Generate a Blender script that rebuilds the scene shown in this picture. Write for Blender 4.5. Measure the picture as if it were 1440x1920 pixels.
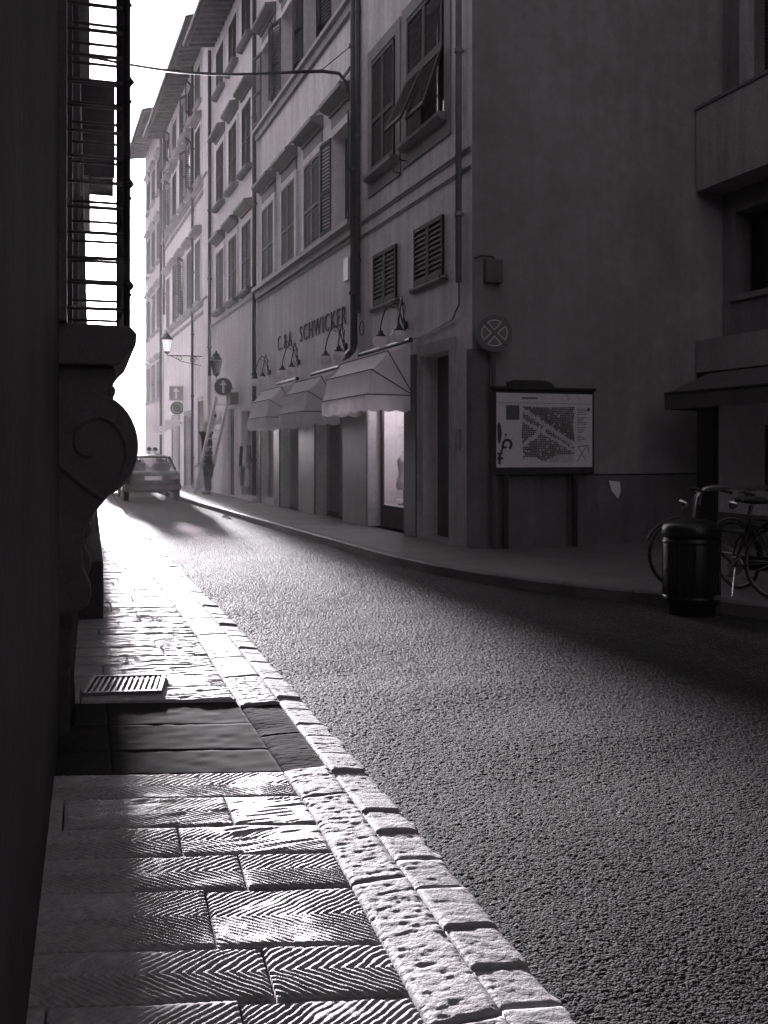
import bpy, math, random
import numpy as np
from mathutils import Vector, Matrix
random.seed(7); rng = np.random.default_rng(7)
R = math.radians
for o in list(bpy.data.objects): bpy.data.objects.remove(o, do_unlink=True)
sc = bpy.context.scene
col = sc.collection

# ------------------------------------------------------------------ camera
F_PX, VH, EYE = 1867.0, 849.0, 1.5
TH = math.atan(663 / F_PX)                       # camera turned right of the street direction (+Y)
cam_d = bpy.data.cameras.new('camera'); cam = bpy.data.objects.new('camera', cam_d); col.objects.link(cam)
cam.location = (0, 0, EYE); cam.rotation_euler = (R(90), 0, -TH)
cam_d.sensor_fit = 'AUTO'; cam_d.sensor_width = 36; cam_d.lens = 36 * F_PX / 1920
cam_d.shift_y = -(960 - VH) / 1920
cam_d.clip_start = 0.02; cam_d.clip_end = 3000
sc.camera = cam

# ------------------------------------------------------------------ sky, sun, exposure
SUN_AZ, SUN_EL = R(2.8), R(5.0)                  # azimuth measured from +Y towards +X
TINT = (1.0, 0.945, 0.985)                       # toned black-and-white print
w = bpy.data.worlds.new('World'); sc.world = w; w.use_nodes = True
nt = w.node_tree; nt.nodes.clear()
sky = nt.nodes.new('ShaderNodeTexSky'); sky.sky_type = 'NISHITA'; sky.sun_disc = False
sky.sun_elevation = SUN_EL; sky.sun_rotation = SUN_AZ; sky.dust_density = 6.0; sky.air_density = 1.0
bw = nt.nodes.new('ShaderNodeRGBToBW')
mul = nt.nodes.new('ShaderNodeMix'); mul.data_type = 'RGBA'; mul.blend_type = 'MULTIPLY'; mul.inputs[0].default_value = 1
mul.inputs[7].default_value = (*TINT, 1)
bg = nt.nodes.new('ShaderNodeBackground'); bg.inputs[1].default_value = 0.12
wo = nt.nodes.new('ShaderNodeOutputWorld')
nt.links.new(sky.outputs[0], bw.inputs[0]); nt.links.new(bw.outputs[0], mul.inputs[6])
nt.links.new(mul.outputs[2], bg.inputs[0]); nt.links.new(bg.outputs[0], wo.inputs[0])
sd = bpy.data.lights.new('sun', 'SUN'); sd.energy = 5.0; sd.angle = R(1.6); sd.color = TINT
sun = bpy.data.objects.new('sun', sd); col.objects.link(sun)
S = Vector((math.sin(SUN_AZ) * math.cos(SUN_EL), math.cos(SUN_AZ) * math.cos(SUN_EL), math.sin(SUN_EL)))
sun.rotation_euler = (-S).to_track_quat('-Z', 'Y').to_euler(); sun.location = (0, 0, 30)
vs = sc.view_settings; vs.view_transform = 'Standard'; vs.look = 'None'; vs.gamma = 1; vs.use_curve_mapping = False
vs.exposure = 2.3
sc.render.engine = 'CYCLES'
sc.cycles.max_bounces = 8; sc.cycles.transparent_max_bounces = 16; sc.cycles.volume_bounces = 1

# ------------------------------------------------------------------ materials
def C(v): return (v * TINT[0], v * TINT[1], v * TINT[2], 1)
MATS = {}
def mat(name, v, rough=0.8, var=0.25, scale=1.5, streak=0.0, bump=0.0, bscale=40, spec=0.5, metal=0.0, fine=0.12):
    m = bpy.data.materials.new(name); m.use_nodes = True; t = m.node_tree; n = t.nodes; l = t.links
    b = n['Principled BSDF']; b.inputs['Roughness'].default_value = rough; b.inputs['Metallic'].default_value = metal
    b.inputs['Specular IOR Level'].default_value = spec
    g = n.new('ShaderNodeNewGeometry')
    def noise(sc_, det, vec=None):
        x = n.new('ShaderNodeTexNoise'); x.inputs['Scale'].default_value = sc_; x.inputs['Detail'].default_value = det
        x.inputs['Roughness'].default_value = 0.6
        l.new(vec if vec else g.outputs['Position'], x.inputs['Vector']); return x.outputs['Fac']
    def math_(op, a, bb):
        x = n.new('ShaderNodeMath'); x.operation = op
        for i, q in enumerate((a, bb)):
            if isinstance(q, (int, float)): x.inputs[i].default_value = q
            else: l.new(q, x.inputs[i])
        return x.outputs[0]
    def mr(fac, lo, hi, a=0.3, bb=0.7):
        x = n.new('ShaderNodeMapRange'); l.new(fac, x.inputs[0])
        for i, q in enumerate((a, bb, lo, hi)): x.inputs[i + 1].default_value = q
        return x.outputs[0]
    f = mr(noise(scale, 5), 1 - var, 1 + var)
    f = math_('MULTIPLY', f, mr(noise(scale * 14, 4), 1 - fine, 1 + fine))
    if streak:
        mp = n.new('ShaderNodeMapping'); mp.inputs['Scale'].default_value = (2.5, 2.5, 0.22)
        l.new(g.outputs['Position'], mp.inputs[0])
        f = math_('MULTIPLY', f, mr(noise(1.6, 6, mp.outputs[0]), 1 - streak, 1 + streak * .6))
    mx = n.new('ShaderNodeVectorMath'); mx.operation = 'SCALE'; mx.inputs[0].default_value = C(v)[:3]
    l.new(f, mx.inputs['Scale']); l.new(mx.outputs[0], b.inputs['Base Color'])
    if bump:
        bp = n.new('ShaderNodeBump'); bp.inputs['Strength'].default_value = bump; bp.inputs['Distance'].default_value = 0.02
        l.new(noise(bscale, 6), bp.inputs['Height']); l.new(bp.outputs[0], b.inputs['Normal'])
    MATS[name] = m
    return m
def asphalt():
    m = mat('asphalt', 0.022, 0.82, 0.3, 0.6, 0, 0, spec=0.11, fine=.3); t = m.node_tree; n = t.nodes; l = t.links; b = n['Principled BSDF']
    g = n.new('ShaderNodeNewGeometry')
    # tyre-worn bands along the street, and single pale stone chips, sun sparkle painted in
    mp = n.new('ShaderNodeMapping'); mp.inputs['Scale'].default_value = (1.5, .07, 1); l.new(g.outputs['Position'], mp.inputs[0])
    wn = n.new('ShaderNodeTexNoise'); wn.inputs['Scale'].default_value = 1.0; wn.inputs['Detail'].default_value = 5; l.new(mp.outputs[0], wn.inputs['Vector'])
    wr_ = n.new('ShaderNodeMapRange'); l.new(wn.outputs['Fac'], wr_.inputs[0])
    for i_, q_ in enumerate((.35, .65, .72, 1.3)): wr_.inputs[i_+1].default_value = q_
    vc = n.new('ShaderNodeTexVoronoi'); vc.inputs['Scale'].default_value = 85; l.new(g.outputs['Position'], vc.inputs['Vector'])
    sx = n.new('ShaderNodeSeparateColor'); l.new(vc.outputs['Color'], sx.inputs[0])
    cr = n.new('ShaderNodeMapRange'); l.new(sx.outputs[0], cr.inputs[0])
    for i_, q_ in enumerate((.80, 1.0, 1.0, 4.5)): cr.inputs[i_+1].default_value = q_
    pm = n.new('ShaderNodeMath'); pm.operation = 'MULTIPLY'; l.new(wr_.outputs[0], pm.inputs[0]); l.new(cr.outputs[0], pm.inputs[1])
    vs_ = n.new('ShaderNodeVectorMath'); vs_.operation = 'SCALE'
    l.new(b.inputs['Base Color'].links[0].from_socket, vs_.inputs[0]); l.new(pm.outputs[0], vs_.inputs['Scale']); l.new(vs_.outputs[0], b.inputs['Base Color'])
    v = n.new('ShaderNodeTexVoronoi'); v.inputs['Scale'].default_value = 120; l.new(g.outputs['Position'], v.inputs['Vector'])
    x = n.new('ShaderNodeTexNoise'); x.inputs['Scale'].default_value = 95; x.inputs['Detail'].default_value = 4
    l.new(g.outputs['Position'], x.inputs['Vector'])
    a = n.new('ShaderNodeMath'); a.operation = 'SUBTRACT'; l.new(x.outputs['Fac'], a.inputs[0]); l.new(v.outputs['Distance'], a.inputs[1])
    bp = n.new('ShaderNodeBump'); bp.inputs['Strength'].default_value = 0.4; bp.inputs['Distance'].default_value = 0.006
    l.new(a.outputs[0], bp.inputs['Height']); l.new(bp.outputs[0], b.inputs['Normal'])
asphalt()
mat('slab_stone', 0.31, 0.62, 0.25, 2.6, 0, 0.4, 150, spec=0.38, fine=0.25)
mat('shaded_cement', 0.03, 1.0, 0.2, 3.0, 0, 0.0, 90, spec=0.03, fine=0.2)  # smooth cement, darkened to hold the shade of the carriage entrance
mat('smooth_stone', 0.15, 0.8, 0.2, 2.5, 0, 0.15, 90, fine=0.2)
mat('kerb_stone', 0.27, 0.75, 0.2, 3.0, 0, 0.3, 90, fine=0.2)
mat('joint_dirt', 0.06, 0.9, 0.3, 6)
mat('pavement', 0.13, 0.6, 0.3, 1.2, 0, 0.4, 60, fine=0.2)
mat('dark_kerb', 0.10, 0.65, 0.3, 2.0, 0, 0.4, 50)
mat('ground', 0.2, 0.9)
mat('plaster_b', 0.72, 0.85, 0.12, 0.7, 0.25, 0.12, 30)
mat('plaster_a', 0.56, 0.85, 0.15, 0.8, 0.28, 0.12, 30)
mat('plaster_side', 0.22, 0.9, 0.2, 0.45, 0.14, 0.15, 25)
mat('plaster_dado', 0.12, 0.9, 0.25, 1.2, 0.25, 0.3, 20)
mat('plaster_c', 0.75, 0.85, 0.12, 0.7, 0.2, 0.1, 30)
mat('plaster_d', 0.8, 0.85, 0.10, 0.6, 0.2, 0.1, 30)
mat('plaster_e', 0.5, 0.85, 0.12, 0.6, 0.2)
mat('trim_stone', 0.33, 0.75, 0.2, 1.5, 0.15, 0.15, 50)
mat('trim_dark', 0.17, 0.75, 0.2, 1.5, 0.15, 0.15, 50)
mat('pier_stone', 0.20, 0.35, 0.2, 1.2, 0.1, 0.06, 20)
mat('shutter_dark', 0.035, 0.75, 0.2, 3, 0.2, spec=0.15)
mat('shutter_grey', 0.15, 0.75, 0.2, 3, 0.2, spec=0.15)
mat('shutter_mid', 0.07, 0.75, 0.2, 3, 0.2, spec=0.15)
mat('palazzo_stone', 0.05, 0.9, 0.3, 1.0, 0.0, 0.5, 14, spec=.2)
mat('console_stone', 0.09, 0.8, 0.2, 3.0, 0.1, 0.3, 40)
mat('iron', 0.03, 0.45, 0.3, 8, metal=0.3)
mat('pipe_metal', 0.08, 0.5, 0.2, 3, 0.2, metal=0.2)
mat('steel', 0.35, 0.3, 0.15, 6, metal=0.9)
mat('eave_wood', 0.19, 0.8, 0.2, 3, 0.1)
mat('roof_tile', 0.2, 0.9, 0.3, 3)
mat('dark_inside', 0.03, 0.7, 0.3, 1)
mat('fabric', 0.88, 0.9, 0.07, 3.0, 0.08, 0.1, 300)
mat('fabric_seam', 0.10, 0.9)
mat('dark_fabric', 0.07, 0.9, 0.2, 3)
mat('white_paint', 0.75, 0.5, 0.08, 4)
mat('sign_white', 0.7, 0.4, 0.06, 4)
mat('sign_blue', 0.08, 0.4, 0.1, 4)
mat('sign_red', 0.05, 0.4, 0.1, 4)
mat('sign_back', 0.25, 0.5, 0.1, 4)
mat('map_paper', 0.62, 0.35, 0.06, 2)
mat('print_dark', 0.04, 0.5, 0.2, 20)
mat('letter_paint', 0.17, 0.9, 0.2, 20, spec=0.05)
mat('print_grey', 0.10, 0.5, 0.2, 20)
mat('door_wood', 0.06, 0.5, 0.2, 3, 0.3)
mat('wood_pale', 0.75, 0.6, 0.15, 4, 0.2)
mat('bin_metal', 0.012, 0.35, 0.2, 6, metal=0.3)
mat('rubber', 0.02, 0.7, 0.2, 10)
mat('car_paint', 0.02, 0.25, 0.05, 3, spec=0.7)
mat('car_paint_pale', 0.3, 0.25, 0.05, 3, spec=0.7)
mat('chrome', 0.7, 0.15, 0.05, 5, metal=1.0)
mat('tail_lens', 0.12, 0.2, 0.1, 20)
mat('skin', 0.38, 0.55, 0.06, 20)
mat('hair', 0.03, 0.6, 0.2, 30)
mat('cloth_dark', 0.035, 0.9, 0.2, 12)
mat('cloth_mid', 0.14, 0.9, 0.2, 12)
mat('cloth_pale', 0.6, 0.9, 0.1, 12)
mat('shoe', 0.02, 0.5)
mat('balcony_panel', 0.26, 0.6, 0.15, 1.2, 0.25)
mat('concrete', 0.13, 0.85, 0.2, 1.0, 0.25, 0.1, 30)
mat('panel_pale', 0.6, 0.8, 0.15, 1.2, 0.2)
mat('panel_white', 0.85, 0.8, 0.1, 1.2, 0.1)
mat('grate_iron', 0.16, 0.55, 0.2, 20, metal=0.6)
mat('paper', 0.7, 0.8, 0.1, 8)
mat('shop_white', 0.75, 0.7, 0.08, 2)
def shade_mat():
    m = mat('lantern_glass', 0.85, 0.3, 0.03, 5); b = m.node_tree.nodes['Principled BSDF']
    t = m.node_tree; tr = t.nodes.new('ShaderNodeBsdfTranslucent'); tr.inputs[0].default_value = C(0.9)
    mx = t.nodes.new('ShaderNodeMixShader'); mx.inputs[0].default_value = 0.65
    o = t.nodes['Material Output']; t.links.new(b.outputs[0], mx.inputs[1]); t.links.new(tr.outputs[0], mx.inputs[2]); t.links.new(mx.outputs[0], o.inputs[0])
    f = MATS['fabric']; t = f.node_tree; b = t.nodes['Principled BSDF']
    tr = t.nodes.new('ShaderNodeBsdfTranslucent'); tr.inputs[0].default_value = C(0.85)
    mx = t.nodes.new('ShaderNodeMixShader'); mx.inputs[0].default_value = 0.42
    o = t.nodes['Material Output']; t.links.new(b.outputs[0], mx.inputs[1]); t.links.new(tr.outputs[0], mx.inputs[2]); t.links.new(mx.outputs[0], o.inputs[0])
shade_mat()
def glass(name, tr, tint):
    m = bpy.data.materials.new(name); m.use_nodes = True; t = m.node_tree; n = t.nodes; n.clear()
    o = n.new('ShaderNodeOutputMaterial'); g = n.new('ShaderNodeBsdfGlossy'); g.inputs['Roughness'].default_value = 0.03
    g.inputs[0].default_value = C(0.9)
    d = n.new('ShaderNodeBsdfTransparent'); d.inputs[0].default_value = C(tint)
    lw = n.new('ShaderNodeLayerWeight'); lw.inputs[0].default_value = .5
    fr = n.new('ShaderNodeMath'); fr.operation = 'POWER'; fr.inputs[1].default_value = 5; t.links.new(lw.outputs['Facing'], fr.inputs[0])
    mx = n.new('ShaderNodeMixShader')
    ad = n.new('ShaderNodeMath'); ad.operation = 'ADD'; ad.inputs[1].default_value = tr; ad.use_clamp = True
    t.links.new(fr.outputs[0], ad.inputs[0]); t.links.new(ad.outputs[0], mx.inputs[0])
    t.links.new(d.outputs[0], mx.inputs[1]); t.links.new(g.outputs[0], mx.inputs[2]); t.links.new(mx.outputs[0], o.inputs[0])
    MATS[name] = m
glass('shop_glass', 0.03, 0.92); glass('pane_glass', 0.06, 0.35); glass('car_glass', 0.1, 0.85); glass('lamp_glass', 0.12, 0.9)
def emit(name, s):
    m = bpy.data.materials.new(name); m.use_nodes = True; n = m.node_tree.nodes['Principled BSDF']
    n.inputs['Emission Color'].default_value = (.95, 1, .97, 1); n.inputs['Emission Strength'].default_value = s; MATS[name] = m
emit('lamp_on', 70.0)

# ------------------------------------------------------------------ mesh helpers
def base(parent):
    p = Vector((0, 0, 0)); q = parent
    while q is not None: p = p + Vector(q.location); q = q.parent
    return p
class MB:
    def __init__(s): s.v = []; s.f = []
    def add(s, vs, fs):
        k = len(s.v); s.v += [tuple(x) for x in vs]; s.f += [tuple(i + k for i in f) for f in fs]; return s
    def box(s, x0, x1, y0, y1, z0, z1):
        x0, x1 = sorted((x0, x1)); y0, y1 = sorted((y0, y1)); z0, z1 = sorted((z0, z1))
        return s.add([(x0,y0,z0),(x1,y0,z0),(x1,y1,z0),(x0,y1,z0),(x0,y0,z1),(x1,y0,z1),(x1,y1,z1),(x0,y1,z1)],
                     [(0,3,2,1),(4,5,6,7),(0,1,5,4),(1,2,6,5),(2,3,7,6),(3,0,4,7)])
    def prism(s, pts, axis, a, b):
        """polygon pts (2D) extruded along axis (0,1,2) from a to b"""
        n = len(pts)
        def P(p, t):
            return {0: (t, p[0], p[1]), 1: (p[0], t, p[1]), 2: (p[0], p[1], t)}[axis]
        return s.add([P(p, a) for p in pts] + [P(p, b) for p in pts],
                     [tuple(range(n))[::-1], tuple(range(n, 2*n))] + [(i, (i+1) % n, n + (i+1) % n, n + i) for i in range(n)])
    def tube(s, pts, r, n=8, cap=True):
        pts = [Vector(p) for p in pts]; rings = []
        rr = r if isinstance(r, (list, tuple)) else [r] * len(pts)
        up = None
        for i, p in enumerate(pts):
            d = (pts[min(i+1, len(pts)-1)] - pts[max(i-1, 0)])
            if d.length < 1e-9: d = Vector((0, 0, 1))
            d.normalize()
            if up is None:
                up = Vector((0, 0, 1)) if abs(d.z) < .9 else Vector((1, 0, 0))
            a = d.cross(up); 
            if a.length < 1e-4: a = d.cross(Vector((1, 0, 0)))
            a.normalize(); b = a.cross(d); b.normalize(); up = b
            rings.append([p + (a * math.cos(t) + b * math.sin(t)) * rr[i] for t in [2*math.pi*k/n for k in range(n)]])
        vs = [q for g in rings for q in g]; fs = []
        for i in range(len(pts)-1):
            for k in range(n):
                fs.append((i*n+k, i*n+(k+1) % n, (i+1)*n+(k+1) % n, (i+1)*n+k))
        if cap: fs += [tuple(range(n))[::-1], tuple((len(pts)-1)*n + k for k in range(n))]
        return s.add(vs, fs)
    def lathe(s, prof, c, n=16, cap=True, axis=2):
        """prof [(r, h)], around vertical axis at c"""
        vs = []
        for r, h in prof:
            for k in range(n):
                t = 2*math.pi*k/n; a, b = r*math.cos(t), r*math.sin(t)
                vs.append({2: (c[0]+a, c[1]+b, c[2]+h), 0: (c[0]+h, c[1]+a, c[2]+b), 1: (c[0]+a, c[1]+h, c[2]+b)}[axis])
        fs = []
        for i in range(len(prof)-1):
            for k in range(n): fs.append((i*n+k, i*n+(k+1) % n, (i+1)*n+(k+1) % n, (i+1)*n+k))
        if cap: fs += [tuple(range(n))[::-1], tuple((len(prof)-1)*n+k for k in range(n))]
        return s.add(vs, fs)
    def build(s, name, m, parent=None, world=True, smooth=False, bevel=0, loc=None):
        off = base(parent) if (parent is not None and world) else Vector((0, 0, 0))
        me = bpy.data.meshes.new(name)
        me.from_pydata([(v[0]-off.x, v[1]-off.y, v[2]-off.z) for v in s.v], [], s.f); me.update()
        return mobj(name, me, m, parent, smooth, bevel, loc)
def mobj(name, me, m, parent=None, smooth=False, bevel=0, loc=None):
    o = bpy.data.objects.new(name, me)
    if m and not me.materials: me.materials.append(MATS[m])
    if smooth: me.shade_smooth()
    col.objects.link(o); o.parent = parent
    if loc is not None: o.location = loc
    if bevel:
        b = o.modifiers.new('bevel', 'BEVEL'); b.width = bevel; b.segments = 2; b.limit_method = 'ANGLE'
    return o
def tag(o, label=None, cat=None, group=None, kind=None):
    for k, x in (('label', label), ('category', cat), ('group', group), ('kind', kind)):
        if x: o[k] = x
    return o
def thing(name, label, cat, loc=(0,0,0), rz=0, group=None):
    o = bpy.data.objects.new(name, None); col.objects.link(o); o.location = loc; o.rotation_euler = (0, 0, rz)
    o.empty_display_size = .2
    return tag(o, label, cat, group)
def copy_tree(o, parent=None):
    c = o.copy(); col.objects.link(c); c.parent = parent
    for ch in list(o.children): copy_tree(ch, c)
    return c
# smooth lattice noise
TAB = rng.random((257, 257))
def vnoise(x, y, s, seed=0):
    x = np.asarray(x) / s + seed * 17.31; y = np.asarray(y) / s + seed * 7.77
    xi = np.floor(x).astype(int); yi = np.floor(y).astype(int); fx = x - xi; fy = y - yi
    fx = fx*fx*(3-2*fx); fy = fy*fy*(3-2*fy)
    g = lambda a, b: TAB[a % 257, b % 257]
    return (g(xi, yi)*(1-fx)+g(xi+1, yi)*fx)*(1-fy) + (g(xi, yi+1)*(1-fx)+g(xi+1, yi+1)*fx)*fy
def grid_mesh(name, Xg, Yg, Zg, skirt=0.05):
    """height field (nr x nc) with a skirt all round"""
    nr, nc = Xg.shape
    v = np.stack([Xg, Yg, Zg], -1).reshape(-1, 3)
    idx = np.arange(nr*nc).reshape(nr, nc)
    q = np.stack([idx[:-1, :-1], idx[:-1, 1:], idx[1:, 1:], idx[1:, :-1]], -1).reshape(-1, 4)
    if skirt:
        bd = np.concatenate([idx[0, :], idx[1:, -1], idx[-1, -2::-1], idx[-2:0:-1, 0]])
        sv = v[bd].copy(); sv[:, 2] = sv[:, 2].min() - skirt
        k = len(v); nb = len(bd); v = np.concatenate([v, sv]); j = np.arange(nb); j2 = (j+1) % nb
        q = np.concatenate([q, np.stack([bd[j2], bd[j], k+j, k+j2], -1)])
    me = bpy.data.meshes.new(name)
    me.vertices.add(len(v)); me.vertices.foreach_set('co', v.astype(np.float32).ravel())
    me.loops.add(q.size); me.loops.foreach_set('vertex_index', q.astype(np.int32).ravel())
    me.polygons.add(len(q)); me.polygons.foreach_set('loop_start', np.arange(0, q.size, 4, dtype=np.int32))
    me.update(calc_edges=True)
    return me
# photo pixel -> world helpers
CT, ST = math.cos(TH), math.sin(TH)
def ray(u, v):
    x = (u-720)/F_PX; return (x*CT+ST, CT-x*ST, (VH-v)/F_PX)
def gnd(u, v, z=.12):
    r = ray(u, v); t = (z-EYE)/r[2]; return r[0]*t, r[1]*t

# ================================================================== SETTING
g = MB().add([(-900,-900,-.05),(900,-900,-.05),(900,900,-.05),(-900,900,-.05)], [(0,1,2,3)]).build('ground', 'ground'); tag(g, kind='structure')
# ------- left kerb lines (from the photograph, on the ground)
KY = np.array([-30, 0, 2.1, 3.8, 5.2, 7.5, 12.4, 19.4, 24, 37.5, 60])
KO = np.array([-.3, 1.17, 1.27, 1.38, 1.45, 1.57, 1.72, 1.93, 2.08, 2.72, 4.0])     # road edge of small kerb stones
def xo(y): return np.interp(y, KY, KO)
def xm(y): return xo(y) - np.interp(y, [2, 6, 40], [.18, .15, .15])                   # between the two kerb strips
def xi(y): return xm(y) - np.interp(y, [2, 3.6, 6, 40], [.20, .19, .24, .26])         # slabs end here
def xw(y): return -.24 + .055 * np.asarray(y)                                          # palazzo wall foot
# ------- road
def road():
    # coarse far sheet with a hole for the finely grained near part
    m = MB()
    ys = [-40, 1.6, 9.0, 24, 30, 40, 60, 140]
    for a, b in zip(ys[:-1], ys[1:]):
        if a in (1.6, 9.0):
            m.add([(5.4,a,0),(9,a,0),(9,b,0),(5.4,b,0)], [(0,1,2,3)])
            continue
        m.add([(xo(a)-.1,a,0),(9,a,0),(9,b,0),(xo(b)-.1,b,0)], [(0,1,2,3)])
    r = m.build('road', 'asphalt'); tag(r, kind='structure')
    ny, nx = 1350, 560
    yl = 1.6*(24/1.6)**np.linspace(0, 1, ny); sp = np.gradient(yl)[:, None]
    yy = yl[:, None]*np.ones((1, nx)); t = np.linspace(0, 1, nx)[None, :]
    xx = (xo(yy)-.1)*(1-t) + 5.4*t
    h = (rng.random(xx.shape)-.5)*np.clip(.42*sp, .0024, .009) + (vnoise(xx, yy, .6, 3)-.5)*.008
    h *= np.clip((yy-1.6)*4, 0, 1) * np.clip((24-yy)/6, 0, 1)**.5 * np.clip((5.4-xx)*3, 0, 1)
    me = grid_mesh('road_grain', xx, yy, h, 0)
    o = mobj('road_surface', me, 'asphalt', r, smooth=False); o['kind'] = 'stuff'
    return r
road()
# ------- left pavement
SKEW = .294
def left_pavement():
    m = MB(); ys = [-30, 0, 4.15, 4.151, 5.75, 5.751, 10, 20, 30, 45, 60]
    zs = [.05, .05, .05, -.03, -.03, .05, .05, .05, .05, .05, .05]
    for i in range(len(ys)-1):
        a, b = ys[i], ys[i+1]
        m.add([(xw(a)-.6,a,zs[i]),(xo(a)-.01,a,zs[i]),(xo(b)-.01,b,zs[i+1]),(xw(b)-.6,b,zs[i+1])], [(0,1,2,3)])
        m.add([(xo(a)-.01,a,-.05),(xo(b)-.01,b,-.05),(xo(b)-.01,b,zs[i+1]),(xo(a)-.01,a,zs[i])], [(0,1,2,3)])
    p = m.build('left_pavement', 'joint_dirt'); tag(p, kind='structure')
    ZT = .125
    def slab(b0, b1, t0, t1, res, kind, dz=0., gap=.004, seed=0, tilt=0.):
        """b: row coordinate at X=.75, t: fraction across from wall foot to kerb strip"""
        w_ = np.arange(b0+gap, b1-gap+1e-6, (b1-b0-2*gap)/max(2, round((b1-b0)/res)))
        L = 1.5*(t1-t0)
        tt = np.linspace(t0+gap/1.5, t1-gap/1.5, max(3, int(L/res)))
        W, T = np.meshgrid(w_, tt, indexing='ij')
        ya = W.copy()
        for _ in range(3):
            x = xw(ya)-.25 + T*(xi(ya)-xw(ya)+.25); ya = W - SKEW*(x-.75)
        X, Y = x, ya
        a = X / math.cos(math.atan(SKEW)); bm = (b0+b1)/2
        h = (vnoise(X, Y, .35, seed+11)-.5)*.006 + (vnoise(X, Y, .06, seed+3)-.5)*.003
        if kind == 'chevron':
            pitch = random.uniform(.026, .033); kk = random.uniform(1.0, 1.3)
            wob = (vnoise(X, Y, .05, seed+5)-.5)*.014 + (vnoise(X, Y, .018, seed+7)-.5)*.006
            ph = (a - kk*np.abs(W-bm) + wob) / pitch
            s = np.abs((ph % 1) - .5)*2
            depth = .0062*np.clip(.15 + 1.9*(vnoise(X, Y, .13, seed+8)-.22), .2, 1.15)*np.clip(.5+1.2*vnoise(X, Y, .03, seed+9), .5, 1.2)
            h -= depth*np.clip((s-.42)*3.2, 0, 1)
        elif kind == 'rough':
            h += (vnoise(X, Y*3, .05, seed+4)-.5)*.004 + (vnoise(X*.3, Y*3, .05, seed+6)-.5)*.006
        elif kind == 'worn':
            h += (vnoise(X, Y*2, .10, seed+4)-.5)*.004 + (vnoise(X*.5, Y*3, .05, seed+2)-.5)*.003
            ph = (a - 1.1*np.abs(W-bm))/.028; s = np.abs((ph % 1)-.5)*2
            h -= .004*np.clip((s-.5)*3, 0, 1)*np.clip(vnoise(X, Y, .2, seed)*2-.9, 0, 1)
        # rounded chipped edges
        e = np.minimum(np.minimum(W-b0-gap, b1-gap-W), np.minimum(T-t0, t1-T)*1.5)
        h -= (.001 if kind == 'flat' else .006)*np.clip(1-e/(.012+.014*vnoise(X, Y, .05, seed+9)), 0, 1)
        Z = ZT + h + dz + tilt*(W-bm)
        me = grid_mesh('paving_slab', X, Y, Z, .05)
        return mobj('paving_slab', me, 'shaded_cement' if kind == 'flat' else 'slab_stone', p, smooth=True)
    def tj(u, v):          # joint position in the photograph -> fraction across
        x, y = gnd(u, v); return float((x-xw(y)+.25)/(xi(y)-xw(y)+.25))
    # rows read from the photograph: (b0, b1, kind, joints)
    rows = [(1.30,1.60,'chevron',[.4,.8]), (1.60,1.87,'chevron',[.3,.72]), (1.87,2.14,'chevron',[.45,.85]), (2.14,2.41,'chevron',[.30,tj(452,1900)]), (2.41,2.69,'chevron',[.22,tj(505,1830)]),
            (2.69,3.08,'chevron',[.12,tj(396,1730)]), (3.08,3.36,'chevron',[.2,tj(456,1640)]), (3.36,3.64,'mix',[.16,tj(338,1580)]),
            (3.64,3.97,'worn',[.3,tj(430,1520)]), (3.97,4.30,'chevron',[.25])]
    n = 0
    for b0, b1, kind, js in rows:
        ts = [0]+js+[1]
        for i in range(len(ts)-1):
            n += 1
            k = kind
            if kind == 'mix': k = 'worn' if i == len(ts)-2 else 'chevron'
            slab(b0, b1, ts[i], ts[i+1], .0046 if b0 < 3.9 else .0065, k, random.uniform(-.003, .003) + {3.97: -.004}.get(b0, 0), seed=n*3, tilt={}.get(b0, 0))
    # smooth carriage-entrance slabs, nearly flush; the recess shade is put into their dark colour
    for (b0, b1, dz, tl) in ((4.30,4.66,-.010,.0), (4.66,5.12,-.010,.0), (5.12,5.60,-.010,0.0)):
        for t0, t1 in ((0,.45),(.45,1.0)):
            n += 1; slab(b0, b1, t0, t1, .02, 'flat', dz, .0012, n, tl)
    b = 5.60
    while b < 24:
        h = random.uniform(.25, .36); res = .011 if b < 9 else .022 if b < 14 else .05
        js = [0, random.uniform(.25, .8), 1]
        if b < 6.3: h = .33
        for i in range(2):
            n += 1; slab(b, b+h, js[i], js[i+1], res, 'rough' if random.random() < .8 or b > 10 else 'chevron', random.uniform(-.003, .003) + (.008 if b < 5.7 else 0), .003, n)
        b += h
    # inner kerb strip: long hammered stones; outer strip: short smooth stones
    def kstone(f0, f1, y0, y1, res, mname, amp, name, dz, seed, drop=0.):
        yy = np.linspace(y0+.006, y1-.006, max(3, int((y1-y0)/res))); tt = np.linspace(0, 1, max(4, int(.2/res)))
        Y, T = np.meshgrid(yy, tt, indexing='ij'); g_ = .004
        X = (f0(Y)+g_)*(1-T) + (f1(Y)-g_)*T + (T > .99)*(vnoise(Y, Y*0, .08, seed)-.5)*.03*(drop > 0)
        h = (vnoise(X, Y, .2, seed)-.5)*.005 + (vnoise(X*.8, Y*2.4, .035, seed+1)-.5)*amp + (vnoise(X, Y*2, .018, seed+2)-.5)*amp*1.1
        h += -amp*.8*np.clip((vnoise(X*.7, Y*2.6, .03, seed+5)-.6)*4, 0, 1)
        e = np.minimum(np.minimum(Y-y0, y1-Y), np.minimum(T, 1-T)*.18)
        h -= .007*np.clip(1-e/(.010+.014*vnoise(X, Y, .06, seed+3)), 0, 1) + drop*T
        me = grid_mesh(name, X, Y, ZT+dz+h, .08)
        return mobj(name, me, mname, p, smooth=True)
    y = 1.3
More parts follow.
